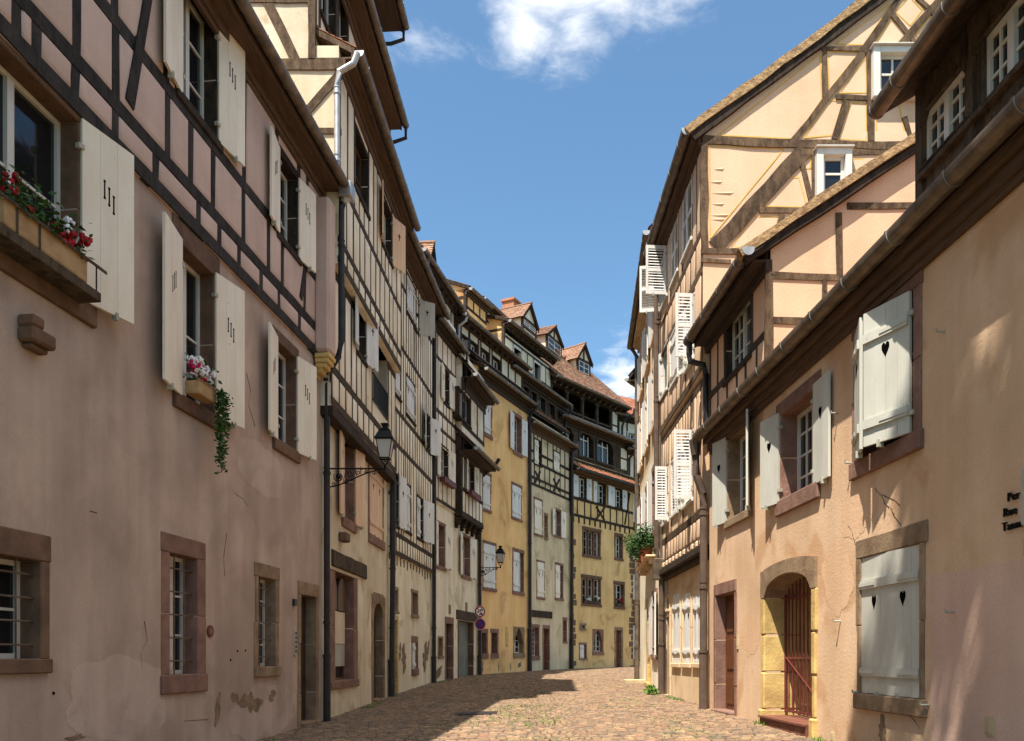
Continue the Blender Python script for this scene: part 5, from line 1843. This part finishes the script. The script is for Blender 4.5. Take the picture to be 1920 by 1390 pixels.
# ================================================================== HOUSE R2 (big beige gable)
f2 = Fac((3.79, 15.90), (3.83, 20.6), left=False)
h2 = thing('timbered_house', 'tall beige house with a big timbered gable lined in yellow and white louvred shutters', 'house', (4.8, 18, ground(4, 18)), 'houses on the sunny side')
Q1 = Sec(h2, f2, -1, 3.72, off=-.16, wall='beigelow', depth=6)
Q2 = Sec(h2, f2, 3.85, 7.3, off=-.05, wall='beigelow', depth=6, name='upper_wall')
Q3 = Sec(h2, f2, 7.3, 12.05, off=0, wall='beige', depth=6, name='upper_wall')
kq = dict(sm='shutw', style='louver', sur='frame', sw=(.05, .06, .08))
Q3.win(1281, 1298, (1289, 352), (1289, 468), closed=2, **kq)
Q3.win(1259, 1272, (1265, 420), (1265, 522), closed=2, **kq)
Q3.win(1240, 1252, (1246, 482), (1246, 566), L=(100, .5), Rr=(95, .5), **kq)
Q3.win(1287, 1302, (1294, 572), (1294, 682), L=(165, .35), Rr=(96, .36), **kq)
Q3.win(1258, 1273, (1265, 622), (1265, 715), closed=2, sm='shutw', style='batten', sur='frame', sw=(.05, .06, .08))
Q3.win(1241, 1252, (1246, 655), (1246, 738), L=(165, .4), sm='shutw', style='batten', sur='frame', sw=(.05, .06, .08))
Q2.win(1282, 1300, (1291, 822), (1291, 942), Rr=(94, .38), L=(170, .3), **kq)
Q2.win(1260, 1272, (1266, 862), (1266, 962), closed=2, **kq)
Q2.win(1243, 1254, (1249, 885), (1249, 978), Rr=(95, .3), **kq)
for (a, b) in ((1262, 1276), (1281, 1296), (1301, 1315)):
    xc = (a + b) / 2
    Q1.win(a, b, (xc, 1112), (xc, 1244), closed=2, sm='shutw', style='batten', sur='beigelow', sw=(.06, .1, .1), cut='heart')
Q1.door_(1247, 1256, (1251, 1157), (1251, 1303), sur='beigelow', sw=(.1, .14), m='door')
Q1.win(1247, 1256, (1251, 1122), (1251, 1144), sur='beigelow', sw=(.08, .1, .06), grid=(1, 1), bars=(4, 1))
z1a, z1b = Q2.Z(1310, 1000), Q2.Z(1310, 965)
Q2.timber([3.98, 4.55, 7.15], pitch=.36, m='timbr', rw=.16, pwid=.07, infill='beige')
Q3.timber([7.42, 8.2, 9.35, 10.1, 11.85], pitch=.5, m='timbr', rw=.13, pwid=.09, infill='beige')
mb = MB()
Q2.box(mb, -.05, f2.L, 3.70, 3.86, -.16, .12)
Q2.box(mb, -.05, f2.L, 3.58, 3.70, -.12, .02)
mb.build('jetty_beam', 'tim', h2, bevel=.02)
mb = MB()
u = .1
while u < f2.L - .1:
    mb = MB()
    Q2.box(mb, u, u + .2, 3.88, 4.02, 0, .06)
    u += .42
    mb.build('joist_end', 'beige', h2, bevel=.03)
for s_ in (Q1, Q2, Q3):
    s_.build()
f2g = Fac((3.79, 15.88), (15.5, 15.88))
GX = Sec(h2, f2g, 5, 12, wall='beige', depth=.02)
mb = MB()
PT = .735
mb.poly([GX.P(0, 3.9), GX.P(11.5, 3.9), GX.P(11.5, 12.05), GX.P(5.75, 12.05 + 5.75 * PT), GX.P(0, 12.05)], Y3 * .015)
mb.build('gable_wall', 'beige', h2)
cx_ = lambda x, y: GX.px(x / 2.895 + 1280, y / 2.895)
tb = MB()
for (a, b, c_, d_, wd) in ((115, 780, 118, 1350, .17), (110, 765, 620, 785, .20), (620, 785, 1230, 795, .20), (640, 828, 1170, 838, .12), (175, 1345, 665, 815, .38), (590, 772, 780, 540, .14),
                           (780, 540, 978, 285, .15), (978, 285, 1180, -20, .16), (100, 1368, 400, 1365, .15), (100, 1420, 260, 1420, .1), (415, 1148, 720, 1150, .14), (768, 275, 775, 530, .12), (750, 268, 980, 272, .12), (980, 268, 1440, 272, .10),
                           (830, 530, 1005, 533, .12), (890, 550, 825, 760, .16), (1012, 280, 1025, 770, .16), (640, 870, 695, 1100, .14), (1135, 85, 1285, 265, .13), (1180, 255, 1400, -10, .17), (1340, 60, 1450, 185, .13),
                           (1265, -10, 1345, 62, .13), (1455, -10, 1530, 75, .13), (1200, 640, 1240, 770, .12), (705, 830, 708, 1100, .1), (912, 842, 914, 970, .1), (915, 945, 1030, 945, .1), (540, 1170, 505, 1290, .16), (1400, -10, 1560, -190, .16), (1180, -20, 1380, -320, .16)):
    GX.beam(tb, cx_(a, b), cx_(c_, d_), wd * .8, o1=.03, jit=.02)
tb.build('timber_frame', 'timbr', h2)
mb = MB()
for poly in (((190, 735), (745, 295), (755, 540), (605, 755)), ((145, 795), (550, 808), (150, 1295)), ((785, 280), (960, 285), (795, 490)), ((850, 505), (995, 310), (1000, 505)),
             ((655, 750), (800, 548), (870, 545), (815, 735)), ((838, 755), (915, 560), (998, 565), (995, 765)), ((1045, 570), (1175, 575), (1215, 765), (1055, 765)), ((830, 240), (1130, 20), (985, 245)),
             ((1035, 245), (1135, 105), (1210, 185), (1165, 248)), ((1155, 65), (1230, -20), (1300, 55), (1235, 140)), ((1265, 185), (1340, 90), (1415, 180), (1320, 260)), ((1365, 50), (1440, -30), (1510, 70), (1445, 150)),
             ((445, 1120), (540, 965), (630, 965), (675, 1125)), ((250, 1360), (385, 1175), (530, 1175), (495, 1290)), ((920, 865), (1080, 870), (1000, 925), (920, 925)), ((640, 850), (695, 850), (695, 915), (625, 920))):
    pts = [cx_(*q_) for q_ in poly]
    for a, b in zip(pts, pts[1:] + pts[:1]):
        GX.beam(mb, a, b, .024, o0=-.005, o1=.006, jit=.003)
mb.build('painted_line', 'yline', h2)
# peeling flakes
mb = MB()
for (x, y, l) in ((195, 915, 60), (180, 985, 70), (215, 1045, 130), (190, 1105, 70), (200, 1165, 110), (190, 1188, 80)):
    a, z = cx_(x, y)
    ll = l / 2.895 / 94.5
    mb.add([GX.P(a - ll / 2, z, .008), GX.P(a + ll / 2, z + .01, .008), GX.P(a + ll * .3, z - .022, .016), GX.P(a - ll * .2, z - .012, .012)], [(0, 1, 2, 3)])
    mb.build('peeling_flake', 'beige', h2)
    mb = MB()


def box_window(par, s, a, b, z0, z1, pr, cols, rows, n2=1):
    mb = MB()
    e_ = .13
    s.box(mb, a - e_, a, z0 - e_, z1 + e_, 0, pr), s.box(mb, b, b + e_, z0 - e_, z1 + e_, 0, pr)
    s.box(mb, a, b, z1, z1 + e_, 0, pr), s.box(mb, a, b, z0 - e_, z0, 0, pr)
    s.box(mb, a - e_ - .03, b + e_ + .03, z1 + e_, z1 + e_ + .03, 0, pr + .05)
    for k in range(1, n2):
        m_ = lerp(a, b, k / n2)
        s.box(mb, m_ - .07, m_ + .07, z0, z1, 0, pr)
    w_ = mb.build('window', 'frame', par, bevel=.008)
    mb = MB()
    mb.add([s.P(a, z0, .025), s.P(b, z0, .025), s.P(b, z1, .025), s.P(a, z1, .025)], [(0, 1, 2, 3)])
    mb.build('pane', 'glass', w_)
    mb = MB()
    for k in range(n2):
        p0, p1 = lerp(a, b, k / n2) + (.07 if k else 0), lerp(a, b, (k + 1) / n2) - (.07 if k < n2 - 1 else 0)
        for (x0, x1) in ((p0, p0 + .06), (p1 - .06, p1)):
            s.box(mb, x0, x1, z0, z1, .026, .06)
        s.box(mb, p0, p1, z0, z0 + .06, .026, .058), s.box(mb, p0, p1, z1 - .06, z1, .026, .058)
        for c_ in range(1, cols):
            m_ = lerp(p0, p1, c_ / cols)
            s.box(mb, m_ - .02, m_ + .02, z0, z1, .026, .05)
        for r_ in range(1, rows):
            m_ = lerp(z0, z1, r_ / rows)
            s.box(mb, p0, p1, m_ - .02, m_ + .02, .026, .049)
    mb.build('window_frame', 'frame', w_)


a, z1_ = cx_(750, 865)
b, z0_ = cx_(868, 1130)
box_window(h2, GX, a, b, z0_, z1_, .16, 1, 3)
a, z1_ = cx_(1055, 315)
b, z0_ = cx_(1400, 515)
box_window(h2, GX, a, b, z0_, z1_, .16, 2, 2, 2)
r2 = roof(h2, Q3, 0, f2.L + .1, 12.02, .24, PT, 5.5, th=.08, real=True, soffit='soffit', vo=.10, gut=False, fascia=.2)
gutter(r2, Q3, -.10, f2.L + .1, 12.05, .33, r=.10)
mb = MB()
GX.beam(mb, (-.34, 12.02 - .02), (5.6, 12.02 + 5.94 * PT - .02), .15, o0=.0, o1=.125, jit=.022)
mb.build('verge', 'verge', r2)
mb = MB()
GX.beam(mb, (-.22, 11.90), (5.6, 11.90 + 5.82 * PT), .14, o0=.0, o1=.09)
mb.build('verge_board', 'tim', r2)
e = f2.L - .02
p = lambda u, z, o: Q1.P(u, z, o)
pipe(h2, [p(e, 12.0, .45), p(e, 11.7, .40), p(e, 11.4, .28), p(e, 4.4, .26), p(e, 4.1, .24), p(e, 3.6, .14), p(e, ground(3.7, 20.5) - .05, .14)], .075, 'pipebr', rings=[p(e, z, .26) for z in (10.2, 8.2, 5.6)] + [p(e, 2.6, .14)], lower=1.3)
mb = MB()
mb.box(p(e, 0, 0), f2.d, Z3, f2.n, (-.12, .12), (3.6, 4.15), (.04, .36))
mb.build('hopper', 'zinc', h2, bevel=.02)

# ================================================================== HOUSE R3, R4
f3 = Fac((3.84, 20.65), (4.53, 28.3), left=False)
h3 = thing('white_house', 'narrow white plastered house with peach upper floors and potted shrubs on a ledge', 'house', (4.6, 24.5, ground(4, 24)), 'houses on the sunny side')
T1 = Sec(h3, f3, -1, 7.4, wall='white', depth=6)
T2 = Sec(h3, f3, 7.4, 12.7, wall='beigelow', depth=6, name='upper_wall')
for (S_, z0, z1, us) in ((T1, 1.7, 3.3, (1.0,)), (T1, 5.1, 6.8, (1.1, 3.6, 6.0)), (T2, 8.1, 9.7, (1.1, 3.6, 6.0)), (T2, 10.6, 12.0, (1.1, 3.6, 6.0))):
    for u in us:
        S_.win(u, u + .95, None, (z0, z1), sur='sand' if z0 < 8 else 'beige', sw=(.14, .18, .16), L=(172, .5), Rr=(172, .5), grid=(2, 3), style='plain', sm='shutw', proud=.05)
T1.door_(3.2, 4.3, None, (ground(4, 24) + .1, 3.2), sur='sandyel', sw=(.2, .25), m='door', arch=.4)
mb = MB()
T1.box(mb, 1.2, 5.0, 4.36, 4.42, 0, .30)
for u in (1.4, 2.3, 3.2, 4.1, 4.8):
    T1.box(mb, u, u + .1, 4.2, 4.36, 0, .2)
mb.build('ledge', 'beigelow', h3, bevel=.02)
T1.build(), T2.build()
roof(h3, T2, 0, f3.L + .1, 12.6, .28, .9, 4.5, m='tile', real=False, soffit='beigelow')
e = f3.L - .1
p = lambda u, z, o: T1.P(u, z, o)
pipe(h3, [p(e, 12.5, .3), p(e, 12.2, .12), p(e, ground(4.5, 28) - .05, .12)], .075, 'zinc', rings=[p(e, z, .12) for z in (9, 6, 3.5)], lower=1.2)
f4 = Fac((4.55, 28.35), (6.7, 31.7), left=False)
h4 = thing('peach_house', 'pale far house turning the corner behind the white house, only its eaves showing', 'house', (6.9, 31, 1.0), 'houses on the sunny side')
U1 = Sec(h4, f4, -1, 11.6, wall='beigelow', depth=6)
for z0 in (2.0, 5.0, 8.0):
    for u in (.5, 2.4):
        U1.win(u, u + .9, None, (z0, z0 + 1.5), sur='sand', sw=(.12, .16, .14), L=(172, .45), Rr=(172, .45), sm='shutw')
U1.build()
roof(h4, U1, -.1, f4.L, 11.5, .40, .9, 4, real=False)

# ================================================================== small things
def flower_box(sec, u0, u1, z0, hh, o0, o1, m, blooms, label, group, trail=None, leafn=260, lm='leaf', spread=.16):
    t = thing('flower_box', label, 'flower box', tuple(sec.P((u0 + u1) / 2, z0, (o0 + o1) / 2)), group)
    mb = MB()
    w_ = .015
    sec.box(mb, u0, u1, z0, z0 + .015, o0, o1)
    sec.box(mb, u0, u1, z0 + .015, z0 + hh, o1 - w_, o1), sec.box(mb, u0, u1, z0 + .015, z0 + hh, o0, o0 + w_)
    sec.box(mb, u0, u0 + w_, z0 + .015, z0 + hh, o0 + w_, o1 - w_), sec.box(mb, u1 - w_, u1, z0 + .015, z0 + hh, o0 + w_, o1 - w_)
    sec.box(mb, u0 - .01, u1 + .01, z0 + hh, z0 + hh + .014, o1 - .03, o1 + .012)
    mb.build('box', m, t, bevel=.004)
    lf = MB()
    om = (o0 + o1) / 2
    for _ in range(leafn):
        c = sec.P(R.uniform(u0, u1), z0 + hh + abs(R.gauss(0, spread * .7)), om + R.gauss(0, .08))
        leaves(lf, c, .03, 1, .035, shell=0)
    if trail:
        for _ in range(trail[1]):
            u = trail[0] + R.gauss(0, .085)
            ln = R.uniform(.15, 1) ** 1.2 * trail[2]
            for k in range(int(ln / .022)):
                zc = z0 + hh - k * .022
                leaves(lf, sec.P(u + R.gauss(0, .025) + .015 * math.sin(k * .4), zc, o1 + .03 + R.uniform(-.02, .06)), .01, 1, .034, shell=0)
    lf.build('foliage', lm, t, normals=False)
    for (bm_, n, rad) in blooms:
        fb = MB()
        for _ in range(n):
            c = sec.P(R.uniform(u0 + .03, u1 - .03), z0 + hh + R.uniform(.08, .10 + spread), om + R.uniform(-.10, .12))
            for k in range(14):
                q_ = c + V((R.gauss(0, 1), R.gauss(0, 1), R.gauss(0, .8))).normalized() * rad * R.uniform(.6, 1)
                fb.ball(q_, rad * .38, nu=5, nv=3)
        fb.build('blossom', bm_, t)
    return t


gb = 'flower boxes on window sills'
u0, z_b = A.px(-40, 470)
A_z = A.op[0][2]
flower_box(A, A.U(-45), A.U(118), A_z + .02, .22, .04, .27, 'planter', (('fred', 8, .085), ('fwhite', 5, .06), ('fpurple', 2, .05)), 'tan window box of red and white geraniums on the leftmost pink house window', gb, leafn=900, spread=.24)
t_ = bpy.data.objects.new('tmp', None)
bpy.data.objects.remove(t_)
mb = MB()
A.box(mb, A.U(-60), A.U(140), A_z - .10, A_z - .005, .03, .30)
A.box(mb, A.U(-60), A.U(152), A_z + .235, A_z + .27, .285, .30)
for x in (-20, 24, 134):
    A.box(mb, A.U(x) - .012, A.U(x) + .012, A_z - .02, A_z + .25, .275, .284)
mb.build('sill_board', 'timgrey', hA, bevel=.01)
A_z = A.op[1][2]
flower_box(A, A.U(340), A.U(374), A_z + .03, .17, .05, .24, 'planter', (('fwhite', 22, .05), ('fpink', 5, .07)), 'small window box of white flowers with a long green vine trailing down the pink wall', gb,
           trail=(A.U(381), 26, 1.2), leafn=160, spread=.2)
A_z = DU.op[1][2]
flower_box(DU, DU.U(821), DU.U(843), A_z - .20, .17, .08, .26, 'red', (('fred', 1, .03),), 'dark red window box under the shutters left of the bay post', gb, leafn=30, spread=.05)
A_z = DB.op[0][2]
flower_box(DB, DB.U(873), DB.U(891), A_z - .20, .17, .08, .26, 'red', (('fred', 1, .03),), 'dark red window box under the bay window on corbels', gb, leafn=30, spread=.05)
for i, lab in ((5, 'window box of white flowers in the wide lower mullioned window of the gallery house'), (6, 'window box with small red flowers in the narrow lower window of the gallery house')):
    ua, ub, z0, z1 = G1.op[i]
    flower_box(G1, ua + .08, ub - .08, z0 + .01, .14, -.1, .08, 'timgrey', (('fwhite' if i == 5 else 'fred', 5, .08),), lab, gb, leafn=160, spread=.22)


def potted(x, y, z, h, lab):
    t = thing('potted_shrub', lab, 'potted shrub', (x, y, z), 'potted shrubs on the ledge')
    mb = MB()
    mb.tube([(x, y, z), (x, y, z + .26)], .10, 12, r2=.14)
    mb.tube([(x, y, z + .24), (x, y, z + .29)], .16, 12)
    mb.build('pot', 'terracotta', t)
    lf = MB()
    lf.tube([(x, y, z + .25), (x + .02, y, z + h * .7)], .015, 5)
    for _ in range(14):
        leaves(lf, (x + R.gauss(-.05, .15), y + R.gauss(0, .18), z + .25 + R.uniform(0, h * .8)), .22, 90, .042, shell=.1)
    lf.build('foliage', 'leaf', t, normals=False)


for (u, h, lab) in ((1.75, .80, 'tallest potted shrub, nearest on the white house ledge'), (2.7, .62, 'bushy potted shrub between two others on the white house ledge'), (3.7, .5, 'low potted shrub, farthest along the white house ledge')):
    q_ = T1.P(u, 4.43, .22)
    potted(q_.x, q_.y, q_.z, h, lab)
mb = MB()
for (x, y) in ((3.55, 20.45), (3.5, 20.35), (3.6, 20.3)):
    leaves(mb, (x, y, ground(x, y) + .10), .16, 60, .05, shell=0)
o = mb.build('weed_clump', 'leafl', normals=False)
tag(o, 'green weeds growing at the foot of the drainpipe by the beige house', 'weeds')


def spiral(c, ex, ez, r0, turns, a0, n=22, sg=1):
    return [c + (ex * math.cos(a0 + sg * 2 * math.pi * turns * i / n) + ez * math.sin(a0 + sg * 2 * math.pi * turns * i / n)) * r0 * (1 - .8 * i / n) for i in range(n + 1)]


def street_lamp(base, ex, Lb, lab, k=1.0):
    t = thing('street_lamp', lab, 'street lamp', tuple(base), 'wall lanterns on scrolled brackets')
    ez, ey = Z3, Z3.cross(ex)
    mb = MB()
    mb.tube([base, base + ex * Lb], .017, 8)
    mb.tube([base - ez * .42 + ex * .0, base + ez * .06], .016, 8)
    crv = [base - ez * .36 + ex * .02]
    for i in range(1, 15):
        s_ = i / 14
        crv.append(base + ex * (.02 + Lb * .86 * s_) + ez * (-.36 + .02 * math.sin(s_ * 3) + .33 * (s_ ** 1.5) * (1 + .25 * math.sin(math.pi * s_))))
    mb.tube(crv, .014, 6)
    for (cx_f, cz, r, tn, a0, sg) in ((.17, -.16, .105, 1.6, 2.5, 1), (.38, -.10, .075, 1.4, .5, -1), (.52, -.075, .05, 1.3, 2.0, 1), (.80, -.07, .055, 1.5, 1.2, -1), (.30, -.25, .05, 1.4, 4.0, 1), (.08, -.30, .045, 1.3, .4, -1), (.66, -.05, .035, 1.2, 3.5, 1)):
        mb.tube(spiral(base + ex * (Lb * cx_f) + ez * cz, ex, ez, r, tn, a0, sg=sg), .009, 5)
    c_ = base + ex * (Lb * .17) + ez * (-.16)
    mb.ball(c_, .045, nu=8, nv=5)
    for i in range(8):
        a = i * math.pi / 4
        mb.tube([c_, c_ + (ex * math.cos(a) + ez * math.sin(a)) * .07], .014, 4)
    for (a, b) in (((.30, -.02), (.36, -.16)), ((.45, -.02), (.50, -.14)), ((.24, -.30), (.30, -.05))):
        mb.tube([base + ex * Lb * a[0] + ez * a[1], base + ex * Lb * b[0] + ez * b[1]], .008, 5)
    mb.build('bracket', 'iron', t)
    e = base + ex * (Lb * 1.0)
    mb = MB()
    mb.tube([e - ez * .04, e + ez * .06], .03, 8)
    zb, zt, wb_, wt_ = .20, .56, .095, .155
    cor = [(1, 1), (-1, 1), (-1, -1), (1, -1)]
    P_ = lambda i, w_, z: e + ex * (cor[i % 4][0] * w_) + ey * (cor[i % 4][1] * w_) + ez * z
    for i in range(4):
        mb.tube([P_(i, wb_, zb), P_(i, wt_, zt)], .010, 5)
        mb.tube([P_(i, wb_, zb), P_(i + 1, wb_, zb)], .012, 5)
        mb.tube([e + ez * .05, P_(i, wb_, zb)], .010, 5)
        mb.tube([P_(i, wt_, zt), P_(i + 1, wt_, zt)], .016, 5)
    mb.build('lantern_frame', 'iron', t)
    mb = MB()
    for i in range(4):
        mb.add([P_(i, wb_ - .004, zb), P_(i + 1, wb_ - .004, zb), P_(i + 1, wt_ - .004, zt), P_(i, wt_ - .004, zt)], [(0, 1, 2, 3)])
    mb.build('lantern_glass', 'lamp_glass', t)
    mb = MB()
    lv = [(.185, .565), (.178, .585), (.105, .735), (.115, .745), (.06, .78), (.045, .80), (.045, .845), (.075, .855), (.075, .875), (.02, .90)]
    for (wa, za), (wb2, zb2) in zip(lv, lv[1:]):
        for i in range(4):
            mb.add([P_(i, wa, za), P_(i + 1, wa, za), P_(i + 1, wb2, zb2), P_(i, wb2, zb2)], [(0, 1, 2, 3)])
    mb.add([P_(i, .185, .565) for i in range(4)], [(0, 1, 2, 3)])
    mb.add([P_(i, .02, .90) for i in range(4)], [(0, 1, 2, 3)])
    mb.build('lantern_roof', 'iron', t)


YL = 15.75
street_lamp(V((-3.60, YL, CZ + (HY - 879) * YL / FOC)), V((1, 0, 0)), 1.10, 'large black wall lantern on a scrolled iron bracket beside the pink house')
YL = 33.2
street_lamp(V((-1.36, YL, CZ + (HY - 1065) * YL / FOC)), V((.98, -.2, 0)), .90, 'distant black wall lantern in front of the ochre house shutters')

# traffic signs
def disc(mb, c, ex, ez, en, r, o, mi, n=32):
    pts = [c + ex * r * math.cos(2 * math.pi * i / n) + ez * r * math.sin(2 * math.pi * i / n) + en * o for i in range(n)]
    mb.poly(pts, en * -.003, mi)


def sign(c, kind, lab):
    en = V((.42, -.9, 0)).normalized()
    ex = V((.9, .42, 0)).normalized()
    t = thing('traffic_sign', lab, 'traffic sign', tuple(c), 'round traffic signs on the drainpipe')
    mb = MB()
    disc(mb, c, ex, Z3, en, .242, .0, 0)
    disc(mb, c, ex, Z3, en, .230, .004, 1)
    disc(mb, c, ex, Z3, en, .172, .008, 0 if kind == 'ban' else 2)
    bar = lambda a, b, wd, o, mi: mb.poly([c + ex * (a[0] + sx * wd) + Z3 * (a[1] + sx * wd) + en * o for sx in (-.7, .7)] + [c + ex * (b[0] + sx * wd) + Z3 * (b[1] + sx * wd) + en * o for sx in (.7, -.7)], en * -.003, mi)
    q_ = lambda x, z, o: c + ex * x + Z3 * z + en * o
    if kind == 'ban':
        rect = lambda x0, x1, y0, y1: mb.poly([q_(x0, y0, .011), q_(x1, y0, .011), q_(x1, y1, .011), q_(x0, y1, .011)], en * -.003, 3)
        rect(.0, .13, .05, .085), rect(.03, .10, .085, .115)
        rect(-.04, .08, -.125, -.09), rect(-.01, .05, -.09, -.065)
        rect(-.13, -.05, -.03, -.012), rect(-.10, -.07, -.012, .02)
        for (x, z, r) in ((.03, .045, .02), (.10, .045, .02), (-.02, -.128, .018), (.055, -.128, .018), (-.13, -.035, .022), (-.06, -.035, .022)):
            disc(mb, q_(x, z, 0), ex, Z3, en, r, .0115, 3, 12)
    bar((-.13, .13), (.13, -.13), .018, .014, 1)
    mb.build('sign_face', ['signwhite', 'signred', 'signblue', 'iron'], t)
    mb = MB()
    mb.box(c, ex, Z3, en, (-.16, .02), (-.025, .025), (-.06, -.004))
    mb.build('sign_clamp', 'zinc', t)


YS = 32.85
sign(V(((900 - CX) / FOC * YS, YS, CZ + (HY - 1147) / FOC * YS)), 'ban', 'white round sign with red rim, red diagonal and small black vehicles, upper of two')
sign(V(((900.5 - CX) / FOC * YS, YS, CZ + (HY - 1170.5) / FOC * YS)), 'park', 'blue round no parking sign with red rim and diagonal, lower of two on the pipe')

# tree on the square behind the viewpoint: it throws the dappled shade on the peach wall
tr = thing('shade_tree', 'tall leafy tree on the square behind the viewpoint, shading the peach wall', 'tree', (-1.4, -3.0, ground(-1, -3)))
mb = MB()
b0 = V((-1.4, -3.0, -.3))
mb.tube([b0, b0 + V((.1, .3, 3)), b0 + V((.3, 1.0, 7)), b0 + V((.9, 2.4, 11)), b0 + V((1.6, 4.4, 15.5))], .30, 12, r2=.09)
for k in range(12):
    a = k * 2.4
    st = b0 + V((.9 + k * .06, 2.4 + k * .18, 11 + k * .4))
    mb.tube([st, st + V((math.cos(a) * 1.0, math.sin(a) * .8, 1.3)), st + V((math.cos(a) * 2.2, math.sin(a) * 1.5, 2.8))], .09, 6, r2=.03)
mb.build('trunk', 'bark', tr)
lf = MB()
for _ in range(64):
    while True:
        q_ = V((R.uniform(-1, 1), R.uniform(-1, 1), R.uniform(-1, 1)))
        if q_.length < 1:
            break
    leaves(lf, (.3 + q_.x * 2.6, 1.75 + q_.y * 1.75, 16.2 + q_.z * 3.4), R.uniform(.32, .62), 260, .09, shell=.1)
lf.build('crown', 'leaf', tr, normals=False)
